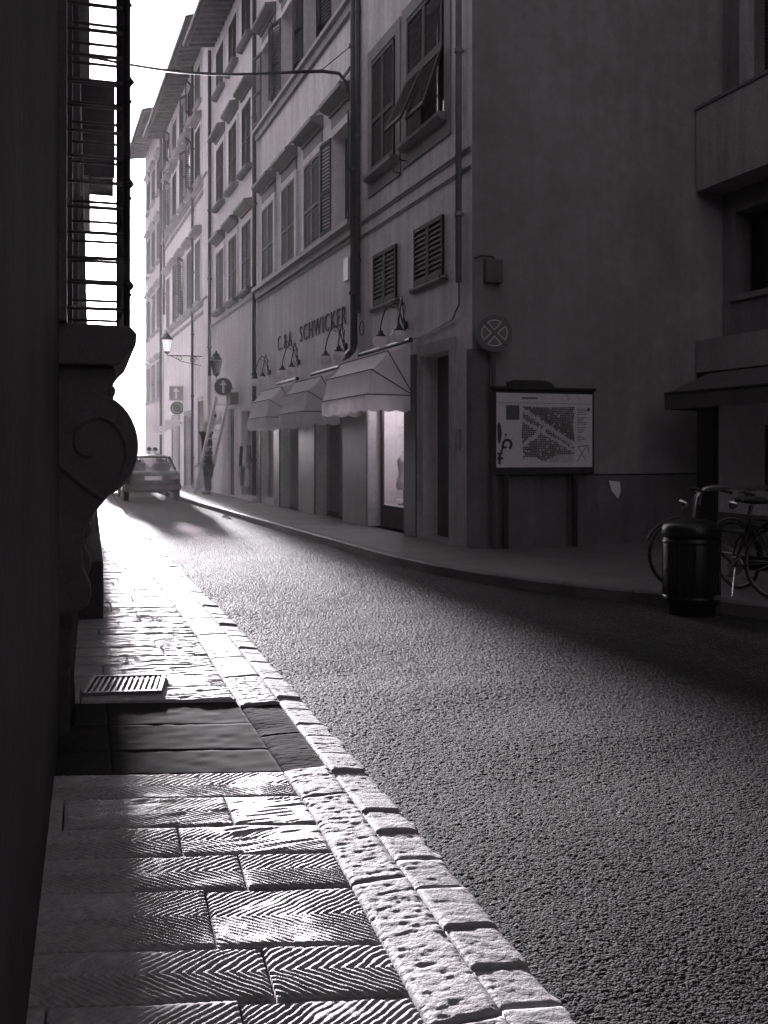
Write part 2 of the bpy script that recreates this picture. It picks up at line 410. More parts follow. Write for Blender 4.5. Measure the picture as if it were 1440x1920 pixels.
    while y < 26:
        L = random.uniform(.55, .95); 
        if y < 4.2 < y+L+.2: L = 4.22-y
        if 4.2 <= y < 5.2: L = min(L, .60)
        shaded = 4.2 <= y < 5.35  # kerb piece beside the entrance slabs, same painted-in shade
        n += 1; kstone(xi, xm, y, y+L, .008 if y < 6 else .014 if y < 12 else .05, 'shaded_cement' if shaded else 'kerb_stone', .0008 if shaded else .0019, 'kerb_stone', -.008 if shaded else 0, n)
        y += L
    y = 1.3
    while y < 26:
        L = random.uniform(.20, .31)*(1 if y < 10 else 2.2)
        n += 1; kstone(xm, xo, y, y+L, .009 if y < 6 else .016 if y < 12 else .06, 'kerb_stone', .0014, 'kerb_stone', -.006+random.uniform(-.006, .006) - 0, n, .02)
        y += L
    # cast iron drain grating
    gr = thing('drain_grate', 'slotted cast iron drain grating let into the left pavement by the wall', 'drain', (.53, 6.02, .13), R(-11))
    m = MB()
    m.box(-.22,.22,-.22,-.195,0,.02).box(-.22,.22,.195,.22,0,.02).box(-.22,-.195,-.195,.195,0,.02).box(.195,.22,-.195,.195,0,.02)
    m.build('frame', 'grate_iron', gr, world=False, bevel=.003)
    bar = MB().box(-.009,.009,-.19,.19,.002,.016); me = None
    for i in range(12):
        x = -.175+i*.0318
        if me is None: o = bar.build('bar', 'grate_iron', gr, world=False, bevel=.003); me = o.data; o.location.x = x
        else:
            o2 = o.copy(); col.objects.link(o2); o2.parent = gr; o2.location.x = x
    return p
left_pavement()
# ------- right pavement with kerb
RK = [(4.55,60),(4.45,30),(4.50,18.4),(4.56,12.7),(4.66,11.5),(4.88,10.4),(5.15,9.6),(5.42,8.98),(5.88,8.2),(6.3,7.2),(6.55,6),(6.65,3),(6.7,-25)]
def right_pavement():
    m = MB()
    top = [(x+.14, y) for x, y in RK]
    for (a, b) in zip(top[:-1], top[1:]):
        m.add([(a[0],a[1],.12),(12,a[1],.12),(12,b[1],.12),(b[0],b[1],.12)], [(3,2,1,0)])
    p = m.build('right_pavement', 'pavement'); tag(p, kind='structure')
    # kerb stones along the polyline
    pts = [Vector((x, y, 0)) for x, y in RK]
    seg = []; acc = 0
    for a, b in zip(pts[:-1], pts[1:]): seg.append((acc, acc+(b-a).length, a, b)); acc += (b-a).length
    def at(s):
        for s0, s1, a, b in seg:
            if s <= s1: return a.lerp(b, (s-s0)/(s1-s0)), (b-a).normalized()
        return pts[-1], (pts[-1]-pts[-2]).normalized()
    s = 8.0; k = 0
    while s < 62:
        L = random.uniform(.7, 1.1)*(1.8 if s < 30 else 1); ptsL = []
        mm = MB(); nn = 4
        ring = []
        for i in range(nn+1):
            q, d = at(s+.006+(L-.012)*i/nn); nr = Vector((-d.y, d.x, 0))          # towards the pavement (+X)
            if nr.x < 0: nr = -nr
            dz = random.uniform(-.002, .002)
            ring.append([q+Vector((0,0,-.04)), q+nr*.012+Vector((0,0,.105+dz)), q+nr*.03+Vector((0,0,.125+dz)), q+nr*.16+Vector((0,0,.127)), q+nr*.16+Vector((0,0,-.04))])
        vs = [v for r_ in ring for v in r_]; fs = []
        for i in range(nn):
            for j in range(5): fs.append((i*5+j, i*5+(j+1) % 5, (i+1)*5+(j+1) % 5, (i+1)*5+j))
        fs += [(4,3,2,1,0), tuple(nn*5+j for j in range(5))]
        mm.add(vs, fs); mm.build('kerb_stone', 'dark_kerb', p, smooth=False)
        s += L
right_pavement()

# ================================================================== BUILDINGS
XF = 6.0
def wall_sheet(m, y0, y1, z0, z1, ops, depth=.3, X=XF):
    """facade sheet facing -X with real openings and reveals"""
    ys = sorted({y0, y1, *[o[0] for o in ops], *[o[1] for o in ops]}); zs = sorted({z0, z1, *[o[2] for o in ops], *[o[3] for o in ops]})
    for a, b in zip(ys[:-1], ys[1:]):
        for c, d in zip(zs[:-1], zs[1:]):
            yc, zc = (a+b)/2, (c+d)/2
            if any(o[0] < yc < o[1] and o[2] < zc < o[3] for o in ops): continue
            m.add([(X,a,c),(X,b,c),(X,b,d),(X,a,d)], [(0,3,2,1)])
    for a, b, c, d in [o[:4] for o in ops]:
        D = X+depth
        m.add([(X,a,c),(X,a,d),(D,a,d),(D,a,c)], [(0,1,2,3)]); m.add([(X,b,c),(D,b,c),(D,b,d),(X,b,d)], [(0,1,2,3)])
        m.add([(X,a,d),(X,b,d),(D,b,d),(D,a,d)], [(0,1,2,3)]); m.add([(X,a,c),(D,a,c),(D,b,c),(X,b,c)], [(0,1,2,3)])
def shell(m, y0, y1, z1, X=XF, xb=14, near=True):
    m.add([(X,y1,0),(xb,y1,0),(xb,y1,z1),(X,y1,z1)], [(3,2,1,0)])
    if near: m.add([(X,y0,0),(xb,y0,0),(xb,y0,z1),(X,y0,z1)], [(0,1,2,3)])
    m.add([(xb,y0,0),(xb,y1,0),(xb,y1,z1),(xb,y0,z1)], [(0,1,2,3)]); m.add([(X,y0,z1),(xb,y0,z1),(xb,y1,z1),(X,y1,z1)], [(0,1,2,3)])
LEAF = {}
def leaf_mesh(w, h, n, slat=True):
    key = (round(w, 3), round(h, 3), n)
    if key in LEAF: return LEAF[key]
    f = MB(); t = .02; s = .05
    f.box(0, s, -t, t, -h, 0).box(w-s, w, -t, t, -h, 0).box(s, w-s, -t, t, -.07, 0).box(s, w-s, -t, t, -h, -h+.09)
    if h > 1.5: f.box(s, w-s, -t, t, -h*.55-.03, -h*.55+.03)
    fm = bpy.data.meshes.new('shutter_frame'); fm.from_pydata(f.v, [], f.f); fm.update()
    one = MB(); pit = (h-.16)/n; d = min(.019, t); tl = pit*.85
    one.add([(s, d, -tl/2), (w-s, d, -tl/2), (w-s, -d, tl/2), (s, -d, tl/2), (s, d, -tl/2-.013), (w-s, d, -tl/2-.013), (w-s, -d, tl/2-.013), (s, -d, tl/2-.013)],
            [(0,1,2,3),(7,6,5,4),(0,4,5,1),(2,6,7,3),(1,5,6,2),(3,7,4,0)])
    sm = bpy.data.meshes.new('slat'); sm.from_pydata(one.v, [], one.f); sm.update()
    allm = MB()
    for i in range(n):
        z = -.07-pit*(i+.5)
        if h > 1.5 and abs(z+h*.55) < .05: continue
        allm.add([(a, b, c+z) for a, b, c in one.v], one.f)
    am = bpy.data.meshes.new('slats'); am.from_pydata(allm.v, [], allm.f); am.update()
    LEAF[key] = (fm, sm, am, pit); return LEAF[key]
def leaf(parent, pos, w, h, n, rz, m, tilt=0, single=False):
    """louvred shutter leaf hung by its upper hinge corner at pos (world); rz = 90 deg lies on the facade towards +Y"""
    fm, sm, am, pit = leaf_mesh(w, h, n)
    def inst(name, me, par):
        mm = me.copy() if me.materials and me.materials[0] != MATS[m] else me
        if not mm.materials: mm.materials.append(MATS[m])
        o = bpy.data.objects.new(name, mm); col.objects.link(o); o.parent = par; return o
    o = inst('shutter', fm, parent); o.location = Vector(pos) - base(parent); o.rotation_euler = (tilt, 0, rz)
    if single:
        for i in range(n):
            z = -.07-pit*(i+.5)
            if h > 1.5 and abs(z+h*.55) < .05: continue
            s_ = inst('slat', sm, o); s_.location = (0, 0, z)
    else:
        s_ = inst('slats', am, o); s_['kind'] = 'stuff'
    return o
def closed_shutters(parent, y0, y1, z0, z1, n, m, X=XF, single=False, out=.03):
    w = (y1-y0)/2-.006
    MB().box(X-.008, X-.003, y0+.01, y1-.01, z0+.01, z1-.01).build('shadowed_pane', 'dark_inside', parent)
    leaf(parent, (X-out, y0, z1), w, z1-z0, n, R(90), m, single=single)
    leaf(parent, (X-out, y1-w, z1), w, z1-z0, n, R(90), m, single=single)
def hood(parent, y0, y1, z, m='trim_stone', X=XF, d=.24, name='window_hood'):
    a = MB(); a.prism([(X-.002, z), (X-.07, z), (X-.07, z+.05), (X-d*.6, z+.09), (X-d, z+.15), (X-d, z+.23), (X-.002, z+.30)], 1, y0-.16, y1+.16)
    return a.build(name, m, parent)
def surround(parent, y0, y1, z0, z1, m='trim_stone', X=XF, wd=.13, p=.04, head=True):
    a = MB(); a.box(X-p, X+.03, y0-wd, y0-.001, z0, z1).box(X-p, X+.03, y1+.001, y1+wd, z0, z1)
    if head: a.box(X-p-.002, X+.03, y0-wd, y1+wd, z1+.001, z1+wd)
    return a.build('window_frame', m, parent)
def sill(parent, y0, y1, z, m='trim_stone', X=XF, d=.16, h=.12):
    a = MB(); a.prism([(X-.002, z-h), (X-d*.6, z-h), (X-d, z-h*.5), (X-d, z), (X-.002, z+.01)], 1, y0-.15, y1+.15)
    return a.build('window_sill', m, parent)
def pane(parent, y0, y1, z0, z1, X, mullions=True):
    o = MB().add([(X,y0,z0),(X,y1,z0),(X,y1,z1),(X,y0,z1)], [(0,3,2,1)]).build('window_pane', 'pane_glass', parent)
    a = MB(); t = .035
    a.box(X-.03,X-.005,y0,y0+t,z0,z1).box(X-.03,X-.005,y1-t,y1,z0,z1).box(X-.03,X-.005,y0+t,y1-t,z1-t,z1).box(X-.03,X-.005,y0+t,y1-t,z0,z0+t)
    if mullions:
        ym = (y0+y1)/2; a.box(X-.032,X-.005,ym-t,ym+t,z0+t,z1-t).box(X-.028,X-.005,y0+t,ym-t,z0+(z1-z0)*.68-.02,z0+(z1-z0)*.68+.02).box(X-.028,X-.005,ym+t,y1-t,z0+(z1-z0)*.68-.02,z0+(z1-z0)*.68+.02)
    a.build('window_sash', 'shutter_mid', o)
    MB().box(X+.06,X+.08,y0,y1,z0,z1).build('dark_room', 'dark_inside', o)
    return o
def course(parent, y0, y1, z, d=.15, h=.2, m='trim_stone', X=XF, name='string_course'):
    a = MB(); a.prism([(X-.003, z-h), (X-d*.45, z-h), (X-d*.55, z-h*.45), (X-d, z-h*.35), (X-d, z), (X-.003, z+.02)], 1, y0, y1)
    return a.build(name, m, parent)
def eave(parent, y0, y1, z, d=.85, X=XF, th=.10, raf=.45):
    a = MB().prism([(X+.2, z+.05), (X-d, z-.12), (X-d, z-.04), (X+.2, z+.18)], 1, y0, y1)
    e = a.build('eave', 'eave_wood', parent)
    b = MB(); y = y0+.15
    while y < y1-.1: b.prism([(X-.01, z-.08), (X-d+.06, z-.22), (X-d+.06, z-.125), (X-.01, z+.02)], 1, y-.05, y+.05); y += raf
    r = b.build('rafters', 'eave_wood', e); r['kind'] = 'stuff'
    gt = MB().tube([(X-d-.06, y0, z-.06), (X-d-.06, y1, z-.06)], .07, 8); gt.build('gutter', 'pipe_metal', e)
    rf = MB().prism([(X-d-.03, z+.02), (X-d-.03, z-.03), (X+4, z+1.4), (X+8, z), (X+8, z+.06), (X+4, z+1.5)], 1, y0-.02, y1+.02); rf.build('roof', 'roof_tile', parent)
    return e
def downpipe(parent, y, z0, z1, X=XF, r=.055, m='pipe_metal', off=.08):
    a = MB().tube([(X-off, y, z1), (X-off, y, z0)], r, 8); o = a.build('drainpipe', m, parent, smooth=True)
    b = MB(); z = z0+1
    while z < z1: b.tube([(X-off, y, z-.03), (X-off, y, z+.03)], r*1.35, 8).box(X-off, X+.01, y-.015, y+.015, z-.015, z+.015); z += 2.4
    b.build('pipe_clips', m, o)['kind'] = 'stuff'; return o

# ---------------------------------------------------------------- corner house (A)
A = thing('corner_house', 'plastered corner house with blank dark side wall and louvred shutters over a doorway', 'house', (XF, 13.1, 0))
HA = 17.0
opsA = [(13.84,15.01,.15,3.05,.7), (15.75,17.80,.12,2.62,.3), (14.1,15.66,6.75,8.75), (16.2,17.5,6.70,8.72), (14.12,15.33,4.2,5.17), (16.2,17.4,4.17,5.13), (14.2,15.5,11,12.9),(16.2,17.5,11,12.9)]
m = MB(); wall_sheet(m, 13.1, 18.38, 0, HA, opsA, .3); shell(m, 13.1, 18.38, HA, near=False)
m.build('wall', 'plaster_a', A)
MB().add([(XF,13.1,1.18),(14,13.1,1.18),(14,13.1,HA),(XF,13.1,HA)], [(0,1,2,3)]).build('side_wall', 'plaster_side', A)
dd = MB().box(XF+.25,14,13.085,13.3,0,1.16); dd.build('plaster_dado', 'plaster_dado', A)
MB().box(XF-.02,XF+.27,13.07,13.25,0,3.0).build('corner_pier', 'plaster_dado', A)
eave(A, 13.0, 18.38, HA, .7)
# cornice lines
course(A, 13.1, 18.3, 5.93, .05, .06); course(A, 13.1, 18.3, 5.66, .04, .05)
for (y0, y1, z0, z1) in ((16.28,17.47,6.70,8.72), (14.12,15.64,6.75,8.75)):
    fr = surround(A, y0-.05, y1+.05, z0-.06, z1+.05, 'plaster_side', wd=.22, p=.03)
    MB().box(XF-.028, XF+.02, y0-.27, y1+.27, z0-.42, z0-.062).build('apron_panel', 'plaster_side', A)
    sill(A, y0, y1, z0-.06, 'plaster_side', d=.17)
closed_shutters(A, 16.28, 17.47, 6.70, 8.72, 30, 'shutter_dark', single=True)
# nearer window: lower half of the blind pushed out on its stays
for k in range(2):
    y0 = 14.12+.76*k
    leaf(A, (XF-.03, y0, 8.75), .75, 1.0, 15, R(90), 'shutter_dark', single=True)
    leaf(A, (XF-.035, y0, 7.74), .75, .98, 15, R(90), 'shutter_dark', tilt=R(24 if k else 19), single=True)
pane(A, 14.1, 15.66, 6.75, 8.75, XF+.25); pane(A, 16.2, 17.5, 6.70, 8.72, XF+.25)
pane(A, 14.2, 15.5, 11, 12.9, XF+.1); pane(A, 16.2, 17.5, 11, 12.9, XF+.1)
for (y0, y1, z0, z1) in ((14.12,15.33,4.22,5.17), (16.2,17.4,4.18,5.13)):
    closed_shutters(A, y0, y1, z0, z1, 10, 'shutter_dark', single=True, out=.025)
    sill(A, y0, y1, z0-.01, 'plaster_side', d=.07, h=.07); pane(A, y0, y1, z0, z1, XF+.2, False)
for (y, z) in ((15.7,6.42),(16.0,6.30),(15.9,4.1),(13.95,4.15),(18.2,6.5)):
    MB().tube([(XF-.02, y, z), (XF-.16, y-.02, z), (XF-.16, y-.02, z+.06)], .012, 6).build('shutter_catch', 'iron', A)
# doorway
dw = MB().box(XF-.05,XF+.02,13.66,13.838,.12,3.24).box(XF-.05,XF+.02,15.012,15.16,.12,3.24).box(XF-.048,XF+.02,13.84,15.01,3.052,3.24)
dw.build('door_frame', 'trim_stone', A)
dr = MB().box(XF+.26,XF+.31,13.84,15.01,.15,3.05); dr = dr.build('door', 'door_wood', A)
for z0, z1 in ((.3,1.0),(1.15,2.0),(2.15,2.9)):
    for y0 in (13.93, 14.47): MB().box(XF+.235,XF+.262,y0,y0+.44,z0,z1).build('door_panel', 'door_wood', dr, bevel=.012)
MB().lathe([(.0,-.02),(.03,-.01),(.035,.02),(.02,.04)], (XF+.22,14.36,1.1), 10, axis=0).build('door_knob', 'steel', dr)
MB().box(XF-.03,XF+.3,13.84,15.01,.10,.152).build('door_step', 'trim_stone', A)
MB().box(XF-.04,XF-.002,13.48,13.56,1.55,1.85).build('bell_plate', 'steel', A)
# shop bay of the corner house
MB().box(XF-.06,XF+.1,15.18,15.74,.12,3.12).build('shop_pier', 'door_wood', A, bevel=.01)
# electric cable and pipes by the corner
downpipe(A, 13.40, 4.0, HA-.2, r=.05, m='plaster_side'); 
MB().tube([(XF-.03,13.52,5.0),(XF-.03,13.5,3.7),(XF-.03,13.75,3.5),(XF-.03,14.6,3.42),(XF-.03,15.3,3.38)], .014, 6).build('cable', 'iron', A)
MB().box(6.17,6.44,12.97,13.095,3.95,4.29).build('meter_box', 'plaster_dado', A, bevel=.02)
MB().tube([(6.02,13.06,4.30),(6.12,13.04,4.34),(6.3,13.03,4.33),(6.34,13.03,4.27)], .012, 6).build('cable', 'iron', A)
# torn paper
tp = MB().add([(8.26,13.079,1.08),(8.45,13.074,1.06),(8.47,13.079,.92),(8.42,13.072,.80),(8.38,13.078,.84),(8.30,13.074,.93)], [(0,1,2,3,4,5)])
tp = tp.build('torn_poster', 'paper'); tag(tp, 'scrap of torn white paper stuck low on the dark side wall', 'poster')
s_ = tp.modifiers.new('solid', 'SOLIDIFY'); s_.thickness = .002

# ---------------------------------------------------------------- shop house (B)
B = thing('shop_house', 'pale plastered house with shop awnings, painted shop name and hooded windows', 'house', (XF, 18.38, 0))
HB = 17.5
w1 = [(18.85,20.05),(20.98,22.32),(23.2,24.5),(25.4,26.75)]
opsB = [(19.33,21.45,.12,2.62),(22.85,24.78,.12,2.62),(25.41,27.0,.3,2.62)] + [(a,b,6.12,8.1) for a, b in w1] + [(a,b,10.55,12.45) for a, b in w1] + [(a,b,14.2,15.9) for a, b in w1]
m = MB(); wall_sheet(m, 18.38, 27.45, 0, HB, opsB); shell(m, 18.38, 27.45, HB); m.build('wall', 'plaster_b', B)
eave(B, 18.38, 27.45, HB, .8)
course(B, 18.5, 27.4, 6.06, .2, .28); course(B, 18.5, 27.4, 5.72, .04, .05); course(B, 18.5, 27.4, 10.45, .18, .26)
for zz, zt in ((6.12,8.1),(10.55,12.45),(14.2,15.9)):
    for i, (a, b) in enumerate(w1):
        surround(B, a, b, zz, zt, 'plaster_b', wd=.16, p=.05)
        MB().box(XF-.03, XF+.01, a-.1, b+.1, zt+.17, zt+.46).build('frieze', 'trim_dark', B)
        hood(B, a, b, zt+.45, 'trim_dark', d=.30)
        pane(B, a, b, zz, zt, XF+.28)
def shut(i, zz, zt, mode, m='shutter_grey'):
    a, b = w1[i]; w_ = (b-a)/2-.005; n = 24
    if mode == 'closed': closed_shutters(B, a, b, zz, zt, n, m, out=.03); return
    near, far = mode
    leaf(B, (XF-.06, a, zt), w_, zt-zz, n, R(90+near), m); leaf(B, (XF-.06, b, zt), w_, zt-zz, n, R(-90-far), m)
shut(3,6.12,8.1,'closed'); shut(2,6.12,8.1,'closed'); shut(1,6.12,8.1,'closed'); shut(0,6.12,8.1,(163,174),'shutter_mid')
shut(3,10.55,12.45,(164,172),'shutter_grey'); shut(2,10.55,12.45,(166,165),'shutter_grey'); shut(1,10.55,12.45,(162,174),'shutter_mid'); shut(0,10.55,12.45,(164,172),'shutter_mid')
for i in range(4): shut(i,14.2,15.9,'closed')
MB().tube([(XF-.09,18.62,9.05),(XF-.06,20.5,9.0),(XF-.06,22.7,9.03),(XF-.06,25,9.0),(XF-.06,27.3,9.03)], .035, 6).build('cable', 'iron', B)
downpipe(B, 18.42, 3.6, HB, r=.075); downpipe(B, 18.24, 4.2, HB, r=.05, off=.06)
MB().box(XF-.05,XF-.002,18.9,19.2,4.95,5.4).build('wall_plate', 'white_paint', B)
MB().tube([(XF-.06,18.5,3.62),(XF-.1,18.45,3.5),(XF-.12,18.7,3.42),(XF-.12,19.0,3.4)], .07, 8).build('pipe_bend', 'pipe_metal', B)
MB().lathe([(.13,0),(.15,.01),(.13,.02)], (XF-.1,17.9,3.86), 16, cap=False, axis=0).build('wall_ring', 'iron', B)
# shopfront: stone piers, reveals, panes
for (y0, y1) in ((17.80,19.33),(21.45,22.85),(24.78,25.41),(27.0,27.44)):
    MB().box(XF-.035,XF+.02,y0+.002,y1-.002,.12,2.9).build('shop_pier', 'pier_stone', A if y0 < 18 else B, bevel=.012)
MB().box(XF-.05,XF+.02,15.1,27.4,2.905,3.02).build('shop_fascia', 'trim_dark', B)
def shop_door(y0, y1, parent):
    X = XF+.28
    f = MB().box(X-.03,X+.03,y1-.08,y1,.12,2.62).box(X-.03,X+.03,y0,y0+.08,.12,2.62).box(X-.03,X+.03,y0+.08,y1-.08,2.54,2.62).box(X-.03,X+.03,(y0+y1)/2-.06,(y0+y1)/2+.06,.12,2.54)
    d = f.build('shop_door', 'trim_stone', parent, bevel=.008)
    MB().box(X-.006,X+.006,y0+.08,(y0+y1)/2-.06,.2,2.54).box(X-.006,X+.006,(y0+y1)/2+.06,y1-.08,.2,2.54).build('glass_pane', 'shop_glass', d)
    MB().box(X-.025,X+.02,y0+.08,(y0+y1)/2-.06,.12,.2).box(X-.025,X+.02,(y0+y1)/2+.06,y1-.08,.12,.2).build('kick_rail', 'door_wood', d)
    MB().box(XF+.3,XF+1.8,y0-.4,y1+.4,.1,.115).box(XF+1.8,XF+1.85,y0-.4,y1+.4,.1,2.7).box(XF+.32,XF+1.8,y0-.45,y0-.4,.1,2.7).box(XF+.32,XF+1.8,y1+.4,y1+.45,.1,2.7).box(XF+.32,XF+1.8,y0-.4,y1+.4,2.7,2.75).build('shop_interior', 'dark_inside', d)
    return d
shop_door(19.33,21.45,B); shop_door(22.85,24.78,B)
# lit display window of the corner house
def lit_window():
    y0, y1, X = 15.75, 17.80, XF+.28
    f = MB().box(X-.03,X+.03,y1-.06,y1,.12,2.62).box(X-.03,X+.03,y0,y0+.06,.12,2.62).box(X-.03,X+.03,y0+.06,y1-.06,2.55,2.62).box(X-.03,X+.03,y0+.06,y1-.06,.44,.52)
    d = f.build('display_window', 'door_wood', A, bevel=.008)
    MB().box(X-.006,X+.006,y0+.06,y1-.06,.52,2.55).build('glass_pane', 'shop_glass', d)
    MB().box(X-.02,X+.02,y0+.06,y1-.06,.12,.44).build('stall_riser', 'door_wood', d)
    MB().box(X+.05,X+1.0,y0-.3,y1+.5,.46,.50).build('display_floor', 'shop_white', d)
    MB().box(X+1.0,X+1.04,y0-.3,y1+.5,.5,2.62).box(X+.05,X+1.0,y1+.5,y1+.54,.5,2.62).build('display_back', 'shop_white', d)
    MB().box(X+.05,X+1.04,y0-.34,y0-.3,.5,2.66).build('display_side', 'dark_inside', d)
    MB().box(X+.05,X+1.04,y0-.34,y1+.54,2.62,2.66).build('display_ceiling', 'shop_white', d)
    for y in (16.3, 17.5): MB().lathe([(.05,0),(.05,-.03)], (X+.35,y,2.61), 12).build('ceiling_lamp', 'lamp_on', d)
lit_window()
def dress_form(loc, label, m, h=1.0):
    t = thing('dress_form', label, 'dress form', loc, 0, None)
    x, y, z = loc
    MB().lathe([(.12,0),(.12,.015),(.015,.03),(.012,h*.35)], loc, 14).build('stand', 'steel', t)
    b = MB(); n = 14; prof = [(.15,.30),(.20,.36),(.17,.5),(.12,.62),(.155,.78),(.17,.88),(.10,.98),(.045,1.02),(.045,1.07),(.01,1.08)]
    vs = []; 
    for r_, hh in prof:
        for k in range(n): a_ = 2*math.pi*k/n; vs.append((x+r_*.7*math.cos(a_), y+r_*math.sin(a_), z+hh*h))
    b.add(vs, [(i*n+k, i*n+(k+1) % n, (i+1)*n+(k+1) % n, (i+1)*n+k) for i in range(len(prof)-1) for k in range(n)])
    b.build('garment', m, t, smooth=True)
dress_form((XF+.75,16.9,.51), 'dark garment on a stand in the lit shop window, nearer the door', 'cloth_dark', 1.25)
dress_form((XF+.7,17.75,.51), 'pale garment on a stand at the far side of the lit shop window', 'cloth_pale', .95)
# far shop windows (no awning)
f = MB().box(XF+.18,XF+.24,25.41,25.5,.3,2.62).box(XF+.18,XF+.24,26.91,27.0,.3,2.62).box(XF+.18,XF+.24,25.5,26.91,2.52,2.62).box(XF+.18,XF+.24,25.5,26.91,.3,.4)
d = f.build('display_window', 'trim_stone', B); MB().box(XF+.205,XF+.215,25.5,26.91,.4,2.52).build('glass_pane', 'shop_glass', d)
MB().box(XF+.9,XF+.95,25.2,27.2,.2,2.7).build('dark_room', 'dark_inside', d)
MB().box(XF-.05,XF-.037,22.15,22.55,2.0,2.45).build('shop_plaque', 'sign_white', B); MB().box(XF-.056,XF-.0505,22.19,22.51,2.04,2.41).build('shop_plaque_face', 'panel_pale', B)
# shop name in raised letters, reading away from the camera to towards it
def letters(txt, y0, y1, z, size, m, parent):
    adv = []
    cv = bpy.data.curves.new('t', 'FONT'); cv.size = size; cv.extrude = .012; cv.offset = -.010
    tmp = bpy.data.objects.new('t', cv); col.objects.link(tmp)
    meshes = []
    for ch in txt:
        if ch == ' ': adv.append((.55*size, None)); continue
        cv.body = ch; dg = bpy.context.evaluated_depsgraph_get(); dg.update()
        me = bpy.data.meshes.new_from_object(tmp.evaluated_get(dg)); xs = [v.co.x for v in me.vertices]
        adv.append((max(xs)-min(xs), me, min(xs)))
    bpy.data.objects.remove(tmp)
    gap = ((y0-y1)-sum(a[0] for a in adv))/(len(txt)-1); y = y0
    for a in adv:
        if a[1] is not None:
            o = mobj('letter', a[1], m, parent); o.rotation_euler = (R(90), 0, R(-90))
            o.location = Vector((XF-.012, y+a[2], z)) - base(parent)
        y -= a[0]+gap
letters('C.&A. SCHWICKER', 25.0, 19.15, 4.10, .56, 'letter_paint', B)

# ---------------------------------------------------------------- awnings
def awning(y0, y1, label, top=3.32):
    t = thing('shop_awning', label, 'awning', (XF, (y0+y1)/2, 2.5), 0, 'pale awnings over the shop fronts')
    P = [(5.93,top), (5.55,top-.16), (5.26,top-.47), (5.17,top-.88)]       # canopy profile (X, z)
    zb = P[3][1]
    # subdivided canopy with a little sag between ribs
    prof = []
    for (a, b) in zip(P[:-1], P[1:]):
        for k in range(5):
            s = k/5; q = math.sin(math.pi*s)*.030
            prof.append((a[0]*(1-s)+b[0]*s+q*.7, a[1]*(1-s)+b[1]*s-q))
    prof.append(P[3]); ny = 14; vs = []; fs = []
    for i, (x, z) in enumerate(prof):
        for k in range(ny+1):
            y = y0+(y1-y0)*k/ny; sg = .020*math.sin(k*2.1+i*.7+y0)*math.sin(math.pi*i/len(prof))
            vs.append((x+sg*.5, y, z+sg))
    for i in range(len(prof)-1):
        for k in range(ny): a = i*(ny+1)+k; fs.append((a, a+1, a+ny+2, a+ny+1))
    c = MB().add(vs, fs).build('canopy', 'fabric', t, smooth=True)
    for y in (y0, y1):
        pv = (5.995, y, zb-.006)
        vs = [pv]+[(x, y, z) for x, z in prof]; MB().add(vs, [(0, i, i+1) for i in range(1, len(prof))]).build('side_panel', 'fabric', t)
        for q in P[1:]: MB().tube([pv, (q[0]-.008, y-(.006 if y == y0 else -.006), q[1])], .011, 6).build('rib', 'fabric_seam', t)
    for q in P[1:]: MB().tube([(q[0]-.01, y0, q[1]), (q[0]-.01, y1, q[1])], .009, 6).build('rib', 'fabric_seam', t)
    # scalloped valance along the front and the sides
    def val(p0, p1, n, name):
        vs = []; fs = []; K = n*8
        for k in range(K+1):
            s = k/K; x = p0[0]+(p1[0]-p0[0])*s; y = p0[1]+(p1[1]-p0[1])*s; wv = .02*math.sin(s*n*6.28*.5+1)
            d = .25+.035*abs(math.sin(math.pi*s*n))
            fl = .0 if name == 'side' else wv
            vs += [(x, y, zb-.005), (x+fl*.4-.005, y, zb-d*.5), (x+fl, y, zb-d)]
        for k in range(K): a = k*3; fs += [(a, a+3, a+4, a+1), (a+1, a+4, a+5, a+2)]
        MB().add(vs, fs).build('valance', 'fabric', t, smooth=True)
    val((5.165,y0),(5.165,y1), max(5, round((y1-y0)/.26)), 'front'); val((5.95,y0),(5.165,y0), 3, 'side'); val((5.165,y1),(5.95,y1), 3, 'side')
    MB().tube([(5.93,y0-.05,top+.03),(5.93,y1+.05,top+.03)], .045, 8).build('roller_bar', 'iron', t)
    return t
awning(15.42,18.05,'largest pale awning with scalloped valance, over the lit display window',3.34)
awning(19.42,21.45,'middle pale awning, the second of three along the shop fronts',3.22)
awning(22.85,24.85,'smallest looking pale awning, farthest of the three along the shop fronts',3.22)
def gooseneck(y, z, label):
    t = thing('gooseneck_lamp', label, 'lamp', (XF, y, z), 0, 'double gooseneck lamps above the awnings')
    MB().lathe([(.07,0),(.07,-.03),(.04,-.05)], (XF,y,z), 12, axis=0).build('wall_rose', 'iron', t)
    for s in (-1, 1):
        yb = y+s*.45; pts = []
        for k in range(15):
            a = math.pi*(1.0*k/14); pts.append((XF-.05-.26*k/14, y+s*.05+s*.40*(1-math.cos(a))/2*1.0, z+.02+.42*math.sin(a)*(1 if k < 8 else .95)))
        pts.append((XF-.31, yb, z-.06))
        MB().tube(pts, .013, 6).build('arm', 'iron', t, smooth=True)
        MB().tube([(XF-.04,y+s*.02,z-.1),(XF-.12,y+s*.15,z+.05),(XF-.1,y+s*.2,z+.3),(XF-.2,y+s*.3,z+.36)], .009, 6).build('scroll', 'iron', t)
        sh = MB().lathe([(.02,.0),(.04,-.02),(.045,-.05),(.085,-.085),(.10,-.105)], (XF-.31,yb,z-.05), 16).build('lamp_shade', 'iron', t, smooth=True)
        MB().lathe([(.09,-.108),(.125,-.15),(.135,-.20),(.10,-.26),(.04,-.295),(.005,-.30)], (XF-.31,yb,z-.05), 16, cap=False).build('glass_globe', 'lantern_glass', t, smooth=True)
gooseneck(15.75,3.66,'double gooseneck lamp over the largest awning, nearest the doorway')
gooseneck(19.15,3.64,'double gooseneck lamp beside the drainpipe, between large and middle awnings')
